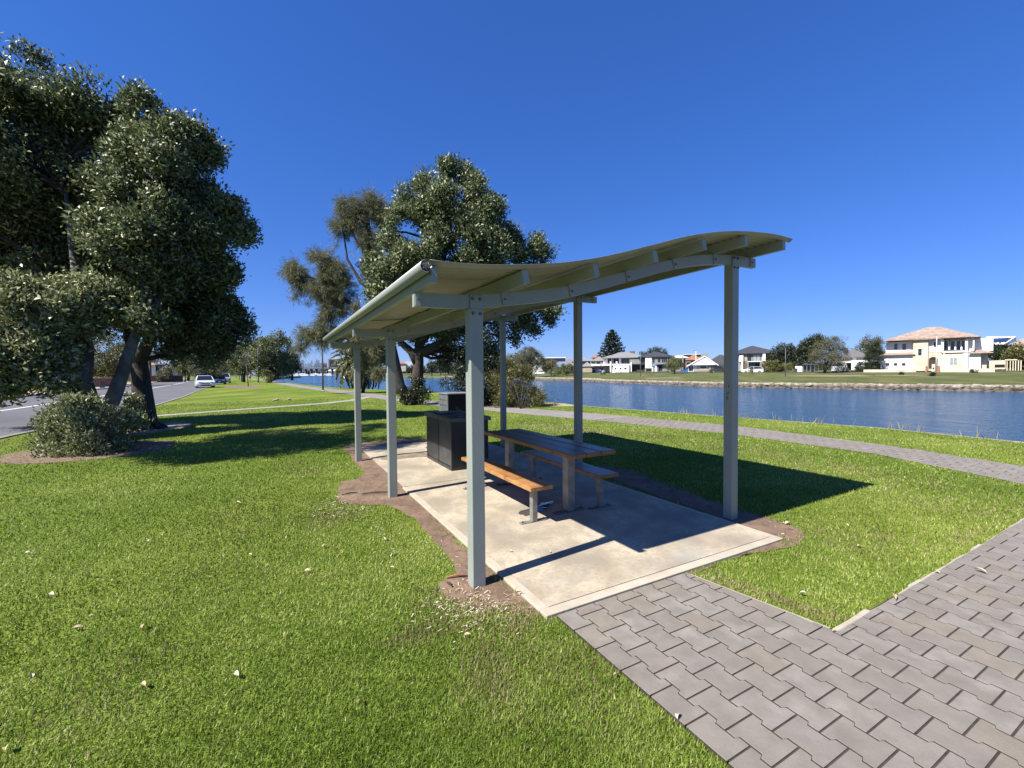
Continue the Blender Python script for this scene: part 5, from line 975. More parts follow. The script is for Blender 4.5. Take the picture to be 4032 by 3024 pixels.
simple_house('orange_roof_house', 2245, 230, 0, 'distant house with low brown orange roof beside the grey building', [bx(F4, 505, 385, 570, 500, 0, 10, 'wall', m_tan)], [], [(F4(500, 0)[0], F4(575, 0)[0], F4(0, 385)[1], 1.6, 0, 12, .3, 4, m_oroof)])
simple_house('scaffold_building', 2745, 230, 0, 'distant pale orange building with roof rail above the red roof', [bx(Z5, 1480, 262, 1740, 330, 0, 12, 'wall', m_tan), bx(Z5, 1500, 252, 1740, 262, -1, 12, 'parapet', m_white)], [wx(Z5, 1520, 275, 1560, 295, 0, m_glass, m_tan), wx(Z5, 1600, 275, 1640, 295, 0, m_glass, m_tan)], [])
simple_house('grey_block', 2790, 215, 0, 'distant square grey block rising behind the bungalow roof', [bx(Z5, 1735, 248, 1830, 330, 0, 8, 'wall', m_gwall)], [], [])
simple_house('shaded_house', 3375, 96, 0, 'white house with brown grey hip roof half hidden by the cypress', [bx(Z6, 1700, 318, 2095, 390, 1.2, 10, 'wall', m_white), bx(Z6, 1620, 385, 2095, 402, -.2, 1.3, 'carport_roof', m_white), bx(Z6, 1700, 400, 2095, 500, 2, 10, 'wall', m_dwall), bx(Z6, 2065, 318, 2095, 388, 1.1, 1.3, 'corner_board', m_white)],
    [wx(Z6, 1770, 322, 1870, 372, 1.2, m_curtain, m_white, 2), wx(Z6, 1925, 322, 2045, 372, 1.2, m_curtain, m_white, 3)], [(Z6(1660, 0)[0], Z6(2095, 0)[0], Z6(0, 318)[1], 1.85, 1, 12, .5, 6, m_broof)])
simple_house('carport_house', 3110, 118, 0, 'low carport with white fascia and dark solar roof between the trees', [bx(Z6, 975, 235, 1150, 252, 4, 10, 'flat_roof', m_white), bx(Z6, 990, 255, 1130, 385, 6, 10, 'wall', m_dwall), bx(Z6, 1000, 390, 1160, 402, 0, 4, 'fascia', m_white), bx(Z6, 1005, 400, 1150, 520, 3, 6, 'wall', m_dwall), bx(Z6, 985, 400, 1010, 525, -.1, .2, 'pillar', m_brick)], [], [(Z6(995, 0)[0], Z6(1150, 0)[0], Z6(0, 390)[1], 1.4, .5, 8, .2, 1.5, mat('solar_roof', (.03, .035, .06), (.14, .15, .20), 2, .25))])
S_7 = S7
simple_house('white_modern_house', 3920, 100, 0, 'white modern house with dark solar panels on a mono-pitch roof right of the mansion', [bx(S7, 1640, 365, 1945, 470, 0, 9, 'wall', m_white), bx(S7, 1650, 340, 1770, 375, -.1, 0, 'clerestory', m_glass), bx(S7, 1770, 330, 1980, 368, .2, 8, 'wall', m_gwall), bx(S7, 1640, 395, 1945, 460, -1.2, 0, 'balcony_wall', m_white)], [], [])
f = Facade(3920, 100, 0); t = bpy.data.objects['white_modern_house']; a = f.lx(*S7(1640, 325)); b = f.lx(*S7(1965, 322)); c = f.lx(*S7(2010, 258)); e = f.lx(*S7(1690, 255))
mb = MB(); mb.hexa([f.P(a[0], -1, a[1]-.3), f.P(b[0], -1, b[1]-.3), f.P(c[0]+1.2, 9, c[1]-.3), f.P(e[0], 9, e[1]-.3), f.P(a[0], -1, a[1]), f.P(b[0], -1, b[1]), f.P(c[0]+1.2, 9, c[1]+.9), f.P(e[0], 9, e[1]+.9)]); rf = mb.build('roof', m_white, t)
mb = MB(); k = .25
def rp(s_, q): x = a[0]+(b[0]-a[0])*s_+(c[0]-b[0]+1.2)*q*s_; y = -1+10*q; z = a[1]+(c[1]+.9-a[1])*q+.08; return f.P(x, y, z)
for i in range(8):
    s0, s1 = .04+i*.115, .04+i*.115+.105; MB().hexa([rp(s0, .12), rp(s1, .12), rp(s1, .72), rp(s0, .72), rp(s0, .12)+Vector((0, 0, .06)), rp(s1, .12)+Vector((0, 0, .06)), rp(s1, .72)+Vector((0, 0, .06)), rp(s0, .72)+Vector((0, 0, .06))]).build('solar_panel', mat('solar', (.012, .014, .025), rough=.15) if i == 0 else bpy.data.materials['solar'], rf)
simple_house('beige_house', 4010, 120, 0, 'beige house with balcony and orange brown roof at the right edge', [bx(S7, 1990, 365, 2400, 600, 0, 9, 'wall', m_beige), bx(S7, 1990, 425, 2400, 440, -.6, 0, 'balcony_slab', m_white)], [wx(S7, 2010, 385, 2060, 420, 0, m_brick, m_beige)], [(S7(1990, 0)[0], S7(2400, 0)[0], S7(0, 365)[1], 2.2, 0, 10, .3, 5, m_tile)])
f3 = Facade(3960, 84, 0); tt = thing('pergola_wall', f3.c, 'cream boundary wall with a row of pergola columns right of the mansion', 'wall')
X0, X1, Z0, Z1 = pxb(f3, *S7(1730, 555), *S7(1960, 665)); wbox(f3, X0, X1, 0, .3, Z0-.2, Z1, 'wall', m_beige, tt); X0, X1, Z0, Z1 = pxb(f3, *S7(1808, 612), *S7(1950, 655)); wbox(f3, X0, X1, -.03, 0, Z0, Z1, 'opening', m_black, tt)
X0, X1, Z0, Z1 = pxb(f3, *S7(1950, 540), *S7(2120, 558)); wbox(f3, X0, X1, -.1, .6, Z0, Z1, 'beam', m_beige, tt)
for x in (1978, 2022, 2060, 2095, 2135, 2170): X0, X1, Z0, Z1 = pxb(f3, *S7(x-8, 556), *S7(x+10, 680)); wbox(f3, X0, X1, 0, .5, Z0-.3, Z1, 'column', m_beige, tt)
# far side white houses seen through the gap behind the main tree
simple_house('distant_white_house', 1600, 330, 0, 'distant white and peach houses across the bay seen under the main tree', [bx(lambda x, y: (x, y), 1566, 1432, 1598, 1462, 0, 10, 'wall', m_cream), bx(lambda x, y: (x, y), 1596, 1424, 1625, 1462, 2, 10, 'wall', m_white)], [], [(1566, 1598, 1432, 1.6, 0, 10, .5, 4, m_oroof)])
# ================================================================== VEHICLES
def car(loc, rz, label, paint, L=4.4, Wd=1.78, H=1.46, kind='sedan', group=None, plate=True):
    t = thing('parked_car', loc, label, 'car', group, rz, local=True); h = Wd/2      # +X is the front
    if kind == 'sedan': roofp = [(-1.55, .93), (-.95, 1.0), (-.55, 1.0)]; top = [(-.36*L, .66*H), (-.22*L, .97*H), (-.05*L, H), (.08*L, .97*H), (.26*L, .63*H)]
    elif kind == 'hatch': top = [(-.48*L, .66*H), (-.40*L, .93*H), (-.15*L, H), (.06*L, .98*H), (.27*L, .63*H)]
    elif kind == 'suv': top = [(-.48*L, .62*H), (-.44*L, .95*H), (-.2*L, H), (.10*L, .98*H), (.22*L, .64*H)]
    elif kind == 'ute': top = [(-.12*L, .60*H), (-.09*L, .96*H), (.0, H), (.10*L, .97*H), (.22*L, .62*H)]
    else: top = [(-.48*L, .55*H), (-.47*L, .97*H), (-.2*L, H), (.30*L, .98*H), (.42*L, .60*H)]
    belt = .60*H; zb = .22
    nose = [(.5*L, .30), (.5*L, .45), (.485*L, .50*H), (.42*L, .56*H), (.27*L, .62*H)] if kind != 'van' else [(.5*L, .3), (.5*L, .5*H), (.44*L, .60*H)]
    tail = [(-.49*L, .63*H), (-.5*L, .5*H), (-.5*L, .32), (-.47*L, zb)]
    prof_ = [(.47*L, zb)]+nose+[(-.36*L, .64*H)] * (kind == 'sedan')+tail
    n = len(prof_); mb = MB()
    sect = [(-h, .0, .93), (-h*.995, 0, 1), (-h*.80, .0, 1), (0, 0, 1.0), (h*.80, 0, 1), (h*.995, 0, 1), (h, 0, .93)]
    ys = [-h, -h*.94, -h*.6, h*.6, h*.94, h]; sc_ = [.965, .99, 1.0, 1.0, .99, .965]
    vs = [Vector((x*k, y, zb+(z-zb)*(1 if abs(y) < h*.9 else (.97 if abs(y) < h else .88)))) for y, k in zip(ys, sc_) for x, z in prof_]
    fs = [(j*n+i, j*n+(i+1) % n, (j+1)*n+(i+1) % n, (j+1)*n+i) for j in range(5) for i in range(n)]+[tuple(range(n)), tuple(5*n+i for i in range(n))[::-1]]
    mb.add(vs, fs); mb.build('body', paint, t, smooth=False, bevel=.03)
    # cabin: glass block with painted roof and pillars
    xs0, xs1 = top[0][0], top[-1][0]; ci = .80
    def ring_(y, inset): return [(x, y*(1 if i in (0, len(top)-1) else inset), z) for i, (x, z) in enumerate(top)]
    mb = MB(); A = [Vector(p) for p in ring_(-h*.93, ci)]; B = [Vector(p) for p in ring_(h*.93, ci)]; m_ = len(A)
    mb.add(A+B, [(i, i+1, m_+i+1, m_+i) for i in range(m_-1)]+[tuple(range(m_))[::-1], tuple(range(m_, 2*m_))]); mb.build('windows', m_cglass, t)
    mb = MB(); e = .02
    r0 = [Vector((x, y*h*.93*ci*1.01, z+e)) for x, z in top[1:-1] for y in (-1, 1)]; k = len(top)-2
    for i in range(k-1): mb.hexa([r0[2*i]-Vector((0, 0, .05)), r0[2*i+2]-Vector((0, 0, .05)), r0[2*i+3]-Vector((0, 0, .05)), r0[2*i+1]-Vector((0, 0, .05)), r0[2*i], r0[2*i+2], r0[2*i+3], r0[2*i+1]])
    mb.build('roof', paint, t)
    for s in (-1, 1):
        for j, (pa, pb) in enumerate(((top[0], top[1]), (top[-1], top[-2]), ((-.06*L, belt), (-.05*L, H*.985)))):
            a = Vector((pa[0], s*h*.94, pa[1])); b = Vector((pb[0], s*h*.93*ci*1.0, pb[1])); MB().tube([a, b], .032, 5).build('pillar', paint, t)
    for sx in (-.31, .315):
        for s in (-1, 1):
            c = Vector((sx*L, s*(h-.10), .31)); mb = MB(); mb.tube([c-Vector((0, .10, 0)), c+Vector((0, .10, 0))], .31, 20); w = mb.build('wheel', m_tyre, t)
            mb = MB(); mb.tube([c+Vector((0, s*.095, 0)), c+Vector((0, s*.108, 0))], .20, 14); mb.build('rim', m_rim, w)
    for s in (-1, 1):
        MB().box(.455*L, .495*L, s*h*.62-.16, s*h*.62+.16, .50*H*.88, .50*H*1.02).build('headlight', m_light, t, bevel=.01)
        MB().box(-.502*L, -.485*L, s*h*.72-.12, s*h*.72+.12, .50*H, .62*H).build('tail_light', m_red, t)
        MB().box(.17*L, .20*L, s*(h+.02)-.07, s*(h+.02)+.07, belt, belt+.13).build('mirror', paint, t)
    MB().box(.497*L, .506*L, -h*.42, h*.42, .52, .62).build('grille', m_plas, t); MB().box(.495*L, .505*L, -h*.55, h*.55, .27, .37).build('air_intake', m_plas, t)
    if plate: MB().box(.503*L, .509*L, -.19, .19, .40, .50).build('number_plate', m_white, t)
    return t
def paint(n, c): return mat(n, c, rough=.22, coat=.6, spec=.6)
pw = paint('white_paint', (.72, .73, .73)); pb_ = paint('blue_paint', (.02, .07, .22)); ps = paint('silver_paint', (.42, .44, .45)); pdb = paint('dark_blue_paint', (.015, .04, .12)); plb = paint('bright_blue_paint', (.03, .13, .33))
g_ = gnd(1165*0+806, 1526); rdir = math.atan2(-(W(70, -9.2)-W(55, -8.4)).y, -(W(70, -9.2)-W(55, -8.4)).x)
car((g_.x, g_.y, .006), rdir+.12, 'white sedan parked at the lawn edge facing the camera', pw, 4.6, 1.85, 1.48, 'sedan', 'cars parked along the lawn')
p = at(862, 1500, 71); car((p.x, 71, .006), rdir+.08, 'dark blue wagon parked behind the white sedan', pb_, 4.6, 1.8, 1.52, 'suv', 'cars parked along the lawn')
p = at(884, 1500, 82); u_ = car((p.x, 82, .006), rdir+.05, 'silver utility truck parked behind the blue wagon', ps, 5.2, 1.85, 1.85, 'ute', 'cars parked along the lawn')
def farcar(px, Y, rz, label, pn, L, H, kind):
    p = at(px, 1465, Y); return car((p.x, p.y, farz(p.x, p.y)+.0), rz, label, pn, L, 1.8, H, kind, 'cars parked across the lake')
tdir = math.atan2(Facade(2960, 100).t.y, Facade(2960, 100).t.x)
farcar(2963, 103, tdir+math.pi, 'white hatchback parked in front of the dark roofed modern house', pw, 4.5, 1.5, 'hatch')
farcar(2712, 132, tdir+math.pi, 'bright blue hatchback parked by the white bungalow', plb, 4.5, 1.5, 'hatch')
farcar(2395, 168, tdir+math.pi, 'white four wheel drive parked behind the caravan', ps, 4.7, 1.75, 'suv')
farcar(2350, 172, tdir+math.pi, 'blue utility truck parked by the cream house', pdb, 5.0, 1.8, 'ute')
farcar(2128, 195, tdir+math.pi, 'white sedan parked beneath the far bank trees', pw, 4.6, 1.5, 'sedan')
farcar(2832, 125, tdir, 'dark four wheel drive with white spare wheel by the bungalow', paint('charcoal_paint', (.04, .04, .04)), 4.6, 1.8, 'suv')
def caravan(px, Y, L, H, label, rz):
    p = at(px, 1465, Y); t = thing('caravan', (p.x, p.y, farz(p.x, p.y)), label, 'caravan', None, rz, local=True)
    MB().prism([(-L/2, .45), (-L/2+.1, .3), (L/2-.5, .3), (L/2, .8), (L/2-.15, H-.35), (L/2-.6, H), (-L/2+.2, H), (-L/2, H-.3)], -1.1, 1.1, lambda q: Vector((q[0], q[2], q[1]))).build('body', m_white, t, bevel=.04)
    for x, w in ((-L*.28, .8), (.05, .7), (L*.3, .6)): [MB().box(x-w/2, x+w/2, min(y_, y_*1.018), max(y_, y_*1.018), H*.52, H*.75).build('window', m_glass, t) for y_ in (-1.1, 1.1)]
    MB().box(-L*.12-.3, -L*.12+.3, -1.125, -1.1, .4, H*.85).build('door', mat('caravan_door', (.6, .6, .6), rough=.5), t)
    for s in (-1, 1): c = Vector((-.2, s*1.0, .3)); mb = MB(); mb.tube([c-Vector((0, .1, 0)), c+Vector((0, .1, 0))], .3, 14); mb.build('wheel', m_tyre, t)
    mb = MB(); mb.tube([(L/2-.2, 0, .4), (L/2+1.1, 0, .4)], .05, 6); mb.build('tow_bar', m_pole, t); return t
caravan(2447, 155, 6.0, 2.6, 'long white caravan parked in front of the pale hip roofed house', tdir+math.pi)
caravan(3378, 92, 3.2, 2.4, 'short white caravan parked beside the cypress', tdir+1.4)
p = at(3305, 1465, 92); vt = car((p.x, p.y, farz(p.x, p.y)), tdir-1.9, 'white van with dark rear parked under the grey green tree', pw, 4.8, 1.9, 2.0, 'van', 'cars parked across the lake')
# ================================================================== STREET FURNITURE
def lamp(base, H, label, m, group, arm=1.1, az=0.0, r=.07):
    t = thing('street_lamp', base, label, 'street lamp', group); b = Vector(base); top = b+Vector((0, 0, H)); d = Vector((math.cos(az), math.sin(az), 0))
    mb = MB(); mb.tube([b, b+Vector((0, 0, H*.5)), top], [r*1.3, r, r*.7], 10); mb.build('pole', m, t, smooth=True)
    mb = MB(); s = Vector((-d.y, d.x, 0))*.13; a = top-d*.12; e = top+d*arm; z = Vector((0, 0, .07)); mb.hexa([a-s, e-s*.6, e+s*.6, a+s, a-s+z, e-s*.6+z*.6, e+s*.6+z*.6, a+s+z]); mb.build('lamp_head', m_poled, t, bevel=.01)
    mb = MB(); mb.hexa([b-Vector((.14, .14, 0)), b+Vector((.14, -.14, 0)), b+Vector((.14, .14, 0)), b+Vector((-.14, .14, 0)), b+Vector((-.12, -.12, .04)), b+Vector((.12, -.12, .04)), b+Vector((.12, .12, .04)), b+Vector((-.12, .12, .04))]); mb.build('base_flange', m, t)
    return t
G1 = 'lamps along the lakeside path'
lamp(gnd(1272, 1537), 7.1, 'tall grey lamp post on the lakeside path in front of the she-oak', m_pole, G1, 1.0)
p = at(1018, 1500, 78); lamp(Vector((p.x, 78, 0)), 6.6, 'dark lamp post in front of the big rounded tree', m_poled, G1, .8)
p = at(942, 1490, 125); lamp(Vector((p.x, 125, 0)), 6.8, 'smaller dark lamp post further along the path', m_poled, G1, .8)
p = at(892, 1490, 100); lamp(Vector((p.x, 100, 0)), 7, 'pale timber pole behind the silver utility truck', m_pole, G1, .3)
def flamp(px, py, Y, H, label, m, arm=1.0, az=0.0, r=.07):
    p = at(px, py, Y); lamp(Vector((p.x, p.y, farz(p.x, p.y))), H, label, m, 'lamps on the far bank', arm, az, r)
flamp(3092, 1498, 77, 5.3, 'grey lamp post near the stone wall right of the dark roofed house', m_pole, .5, math.pi, .05)
flamp(2522, 1492, 112, 6.2, 'lamp post on the far lawn in front of the pale hip roofed house', m_pole, .5, math.pi)
flamp(3152, 1462, 104, 6.2, 'tall white street light beside the carport', m_wpole, .5, math.pi, .1)
flamp(3686, 1462, 76, 6.5, 'slim white pole in front of the mansion entry', m_wpole, .1, 0, .07)
flamp(2740, 1465, 130, 6.6, 'street light in front of the white bungalow', m_wpole, .8, math.pi, .08)
flamp(2172, 1486, 150, 5.5, 'dark lamp post on the far bank beside the round bushes', m_poled, .4, 0)
flamp(2408, 1470, 150, 6.5, 'slim lamp post in front of the cream house', m_pole, .8, 0)
# bus shelter
f = Facade(3195, 97, 0); t = thing('bus_shelter', f.c, 'grey metal and glass bus shelter on the far bank left of the grey green tree', 'bus shelter')
X0, X1, Z0, Z1 = pxb(f, *Z6(1140, 402), *Z6(1380, 428)); wbox(f, X0, X1, -.2, 1.6, Z0, Z1-.25, 'roof', mat('shelter_roof', (.16, .20, .21), rough=.5), t)
zg = farz(f.c.x, f.c.y)
for x in (1150, 1205, 1262, 1318, 1372):
    X, _, _, _ = pxb(f, *Z6(x-5, 430), *Z6(x+5, 540)); wbox(f, X, X+.12, 0, .12, zg, Z0, 'post', m_pole, t)
gls = mat('shelter_glass', (.10, .14, .14), rough=.1); wbox(f, X0+.2, X1-.2, 1.35, 1.38, zg+.3, Z0, 'back_glass', gls, t); wbox(f, X0+.5, X1-.8, .8, 1.2, zg+.45, zg+.52, 'seat', m_galv, t)
for k in (0, 1): wbox(f, X0+.6+k*(X1-X0-1.8), X0+.66+k*(X1-X0-1.8), .9, 1.1, zg, zg+.45, 'seat_leg', m_pole, t)
def blk(px0, py0, px1, py1, Y, d, m, name, label, cat, yaw=0, part='body', extra=None):
    f = Facade((px0+px1)/2, Y, yaw); t = thing(name, f.c, label, cat); X0, X1, Z0, Z1 = pxb(f, px0, py0, px1, py1); g0 = min(Z0, farz(f.c.x, f.c.y) if Z0 > -.2 and f.c.x > 10 else 0 if f.c.x < 0 else Z0)
    wbox(f, X0, X1, 0, d, g0-.02, Z1, part, m, t, bevel=.02); 
    if extra: extra(f, t, X0, X1, g0, Z1)
    return t
blk(*Z6(1010, 487), *Z6(1070, 542), 96, .8, m_poled, 'rubbish_bin', 'square dark bin left of the bus shelter', 'bin', extra=lambda f, t, a, b, c, d: wbox(f, a-.05, b+.05, -.05, .85, d, d+.08, 'lid', m_plas, t))
blk(*Z6(1770, 480), *Z6(1818, 540), 90, .8, mat('green_bin', (.10, .13, .11), rough=.5), 'rubbish_bin', 'grey green bin beside the white van', 'bin', extra=lambda f, t, a, b, c, d: wbox(f, a-.04, b+.04, -.05, .85, d, d+.07, 'lid', m_plas, t))
blk(*Z6(1035, 470), *Z6(1140, 525), 99, .5, m_wpole, 'park_bench', 'white concrete bench by the white street light', 'seat', extra=lambda f, t, a, b, c, d: wbox(f, a, b, .5, .6, d, d+.35, 'backrest', m_wpole, t))
blk(2404, 1463, 2421, 1472, 158, .6, m_white, 'small_trailer', 'small white trailer frame in front of the caravan', 'trailer', extra=lambda f, t, a, b, c, d: wbox(f, a+.2, b-.2, .1, .4, d, d+.15, 'rail', m_galv, t))
# far lawn trees
def ftree(px, base_py, Y, lobes, n, lm_, label, seed, leaf=(.35, .45), tr=.3, small=(.28, .42), trm=None, nsm=14):
    p = at(px, base_py, Y); return bigtree('leafy_tree', px, base_py, Y, lobes, n, lm_, label, seed, leaf, tr, None, trm, small, nsm, zb=farz(p.x, Y))
ftree(3245, 1475, 86, [(3240, 1385, 0, 2.0), (3285, 1360, 0, 1.8), (3300, 1400, 0, 1.7), (3250, 1420, -.5, 2.0), (3210, 1405, 0, 1.2), (3290, 1430, 0, 1.6), (3260, 1350, .5, 1.3), (3225, 1430, -.5, 1.1), (3310, 1380, .3, 1.1)], 26000, m_leafgrey, 'dense rounded grey green tree beside the bus shelter', 101, leaf=(.16, .4), nsm=30)
ftree(3200, 1468, 100, [(3200, 1360, 0, 2.2), (3180, 1390, 0, 2), (3230, 1345, 0, 1.6), (3175, 1420, 0, 1.8), (3170, 1375, 0, 1.2)], 10000, m_leafdk, 'darker green tree behind the rounded grey green tree', 102)
ftree(3075, 1462, 108, [(3080, 1390, 0, 1.8), (3055, 1410, 0, 1.8), (3105, 1400, 0, 1.8), (3110, 1425, 0, 1.7), (3070, 1435, 0, 1.8), (3100, 1378, 0, 1.1), (3045, 1425, 0, 1.1)], 12000, m_pine, 'blue green tree in front of the dark roofed modern house', 103, nsm=17)
ftree(3085, 1462, 103, [(3060, 1440, 0, .9), (3095, 1437, 0, .8), (3105, 1445, 0, .7)], 2500, m_lime, 'lime yellow shrub beneath the blue green tree', 104, leaf=(.2, .5), tr=.1)
ftree(3030, 1464, 104, [(3030, 1448, 0, 1.4), (3045, 1442, 0, 1.2), (3015, 1455, 0, .9)], 4000, m_bushy, 'brown green garden shrub right of the white hatchback', 105, leaf=(.2, .5), tr=.1)
ftree(2654, 1470, 118, [(2655, 1430, 0, 1.5), (2638, 1435, 0, 1.2), (2672, 1437, 0, 1.2), (2650, 1442, -.3, 1.4), (2640, 1445, 0, 1.0), (2668, 1425, 0, 1.0), (2682, 1445, 0, .7)], 12000, m_leafmid, 'small round crowned tree alone on the far lawn', 106, leaf=(.18, .42), tr=.22, nsm=30)
ftree(2630, 1460, 178, [(2605, 1392, 0, 2.2), (2575, 1395, 0, 2.4), (2545, 1402, 0, 1.5), (2620, 1400, 0, 1.2), (2530, 1400, 0, 1.5)], 6000, m_leafdk, 'spreading tree crown behind the dark roofed two storey house', 107, tr=.4)
ftree(3430, 1462, 120, [(3430, 1360, 0, 2.4), (3405, 1375, 0, 1.8), (3450, 1380, 0, 2.0), (3380, 1400, 0, 1.8)], 5000, m_leafgrey, 'open gum tree behind the cypress', 108, tr=.3)
ftree(2090, 1487, 150, [(2085, 1400, 0, 3.0), (2055, 1415, 0, 2.6), (2115, 1415, 0, 2.6), (2070, 1440, 0, 2.4), (2100, 1440, 0, 2.2), (2045, 1440, 0, 2), (2125, 1435, 0, 1.6)], 18000, m_leafgrey, 'spreading olive grey tree on the far bank left of the white sedan', 109, leaf=(.35, .4), tr=.5)
ftree(2045, 1480, 165, [(2035, 1420, 0, 3.2), (2020, 1440, 0, 2.6), (2050, 1450, 0, 2.4)], 8000, m_leafmid, 'green tree on the far bank partly behind the feathery bush', 110, tr=.4)
ftree(2165, 1468, 178, [(2165, 1438, 0, 2.4), (2150, 1440, 0, 2), (2180, 1442, 0, 1.8)], 5000, m_bushy, 'russet brown shrub tree left of the grey building', 111, tr=.25)
ftree(2215, 1478, 145, [(2215, 1460, 0, 1.8), (2190, 1462, 0, 1.6), (2240, 1458, 0, 1.9), (2260, 1460, 0, 1.7), (2175, 1468, 0, 1.2), (2205, 1450, 0, 1.4), (2230, 1450, 0, 1.4)], 14000, m_leafmid, 'wide mass of clipped green bushes on the far lawn', 112, leaf=(.2, .45), tr=.1)
ftree(3935, 1440, 92, [(3930, 1400, 0, 2.0), (3960, 1410, 0, 1.6), (3910, 1395, 0, 1.4), (3950, 1395, 0, 1.4)], 8000, m_leafdk, 'dark rounded trees right of the mansion in front of the white modern house', 113)
ftree(4020, 1460, 86, [(4020, 1390, 0, 1.9), (4040, 1420, 0, 2), (4000, 1400, 0, 1.2), (4030, 1440, 0, 1.3)], 8000, m_bushy, 'brown leaved tree at the right edge of the frame', 114, nsm=20)
for k, (x, y, Y, s, lab) in enumerate(((2805, 1466, 112, .7, 'small stubby shrub on the far lawn before the bungalow'), (2957, 1472, 92, .6, 'round grey shrub in front of the white hatchback'), (2375, 1472, 140, .6, 'small dark ball shrub on the far lawn by the caravan'), (3678, 1492, 66, .25, 'tiny planted seedling in bark on the far lawn'), (3836, 1476, 70, .3, 'tiny dark seedling in a ring of bark on the far lawn'), (3548, 1470, 72, .25, 'low seedling in the left bark patch before the mansion'))):
    p = at(x, y, Y); z = farz(p.x, Y); t = thing('shrub', (p.x, Y, z), lab, 'shrub'); crown('foliage', [((p.x, Y, z+s*.8), s)], 900, (.12, .5), m_leafgrey if k in (0, 1) else m_leafdk, t, seed=120+k, nsm=20)
# cypress
p = at(3443, 1468, 84); z = farz(p.x, 84); t = thing('cypress', (p.x, 84, z), 'narrow dark green cypress at the left end of the mansion', 'tree')
crown('crown', [((p.x+dx, 84, z+h_), (r_, r_, .9)) for dx in (-.75, .55) for h_, r_ in ((.8, .85), (1.9, .95), (3.0, .9), (3.9, .75), (4.7, .5), (5.3, .28))], 14000, (.16, .35), m_leafdk, t, seed=130, up=.9, nsm=17)
trunk_part(t, [([(p.x, 84, z-.1), (p.x, 84, z+1)], .2, .15)], m_barkd, 6)
p = at(3418, 1462, 88); zz = farz(p.x, 88); t = thing('hedge', (p.x, 88, zz), 'dark hedge between the short caravan and the cypress', 'hedge'); crown('foliage', [((p.x+dx, 88, zz+.8), (1, .8, .9)) for dx in (-1.2, 0, 1.0)], 5000, (.2, .4), m_leafdk, t, seed=131)
# Norfolk pines
def norfolk(base, H, label, seed, m, tiers=13, n_leaf=1.0, group=None, spread=.27):
    t = thing('norfolk_pine', base, label, 'tree', group); b = Vector(base); r = np.random.default_rng(seed); P = []; D = []
    mb = MB(); mb.tube([b, b+Vector((0, 0, H*.5)), b+Vector((0, 0, H))], [H*.018, H*.011, H*.003], 6)
    for k in range(tiers):
        f_ = k/(tiers-1); z = H*(.16+.82*f_); Rr = H*spread*(1-f_)**.62*(.9+.2*r.random())+H*.025; nb = 7
        for j in range(nb):
            a = 2*np.pi*j/nb+k*.7+r.uniform(-.15, .15); d = np.array([math.cos(a), math.sin(a), 0]); Rb = Rr*r.uniform(.85, 1.1)
            mb.tube([b+Vector((0, 0, z)), b+Vector((d[0]*Rb, d[1]*Rb, z+Rb*.12))], [H*.004, H*.0015], 3, cap=False)
            m_ = int(26*n_leaf*(.4+Rb/(H*.27))); s = r.uniform(.12, 1, m_); q = np.array(b)+np.outer(s*Rb, d)+np.array([0, 0, z])+np.c_[np.zeros((m_, 2)), s**2*Rb*.16]+r.normal(size=(m_, 3))*H*.007
            dd = d*.6+r.normal(size=(m_, 3))*.35; dd[:, 2] += .35; dd /= np.linalg.norm(dd, axis=1)[:, None]; P.append(q); D.append(dd)
    P = np.vstack(P); D = np.vstack(D); mb.build('trunk', m_barkd, t); quads('crown', P, D, H*.055*r.uniform(.6, 1.2, len(P)), H*.02, m, t, seed=seed); return t
p = at(2411, 1463, 205); norfolk(Vector((p.x, 205, 1.2)), 19.6, 'tall tiered Norfolk pine standing behind the pale hip roofed house', 140, m_pine, 14, 2.2, spread=.33)
# under-tree gap: pines and lawn trees across the bay
for i, (x, yt, yb, Y, lab) in enumerate(((1700, 1418, 1478, 262, 'pine across the bay, leftmost of three under the main tree'), (1735, 1412, 1479, 255, 'pine across the bay, middle of three under the main tree'), (1765, 1420, 1478, 262, 'pine across the bay, rightmost of three under the main tree'), (1625, 1440, 1478, 285, 'rounded dark tree across the bay under the distant white houses'), (1655, 1436, 1476, 290, 'taller round tree across the bay left of the three pines'))):
    p = at(x, yb, Y); H = (yb-yt)/F*Y
    bigtree('leafy_tree', x, yb, Y, [(x, yt+(yb-yt)*.3, 0, H*.27), (x-8, yt+(yb-yt)*.5, 0, H*.28), (x+8, yt+(yb-yt)*.5, 0, H*.28)], 2500, m_leafdk if i != 1 else m_pine, lab, 150+i, leaf=(.6, .5), tr=.3, zb=farz(p.x, Y))
# ================================================================== FAR BANK WALL AND PATCHES
wall = thing('stone_wall', Vector((38, 67, WZ)), 'rough two course limestone retaining wall along the far bank', 'wall')
rk = []
for k in range(6):
    r = random.Random(k); mb = MB(); pts = [];
    for z in (0, .32, .5):
        for a in range(7): an = a*2*math.pi/7; s = (1 if z < .4 else .72)*r.uniform(.85, 1.1); pts.append((.52*s*math.cos(an), .36*s*math.sin(an), z*r.uniform(.85, 1.1)))
    mb.add([Vector(q) for q in pts], [(j*7+i, j*7+(i+1) % 7, (j+1)*7+(i+1) % 7, (j+1)*7+i) for j in range(2) for i in range(7)]+[tuple(range(14, 21))])
    for m_ in (m_rock, m_rockd):
        me = mb.mesh('rock'); me.materials.append(m_); rk.append(me)
line = [Vector((*a, 0)) for a, _ in far]; nrm = [Vector((*n, 0)).normalized() for _, n in far]; items = []
for i in range(2, 14):
    a, b = line[i], line[i+1]; L = (b-a).length; n = int(L/.78)
    for k in range(n):
        q = a.lerp(b, (k+.5)/n); nn = nrm[i].lerp(nrm[i+1], (k+.5)/n); items.append((q, nn, math.atan2((b-a).y, (b-a).x)))
items.sort(key=lambda t: t[0].length)
cnt = 0; restm = MB()
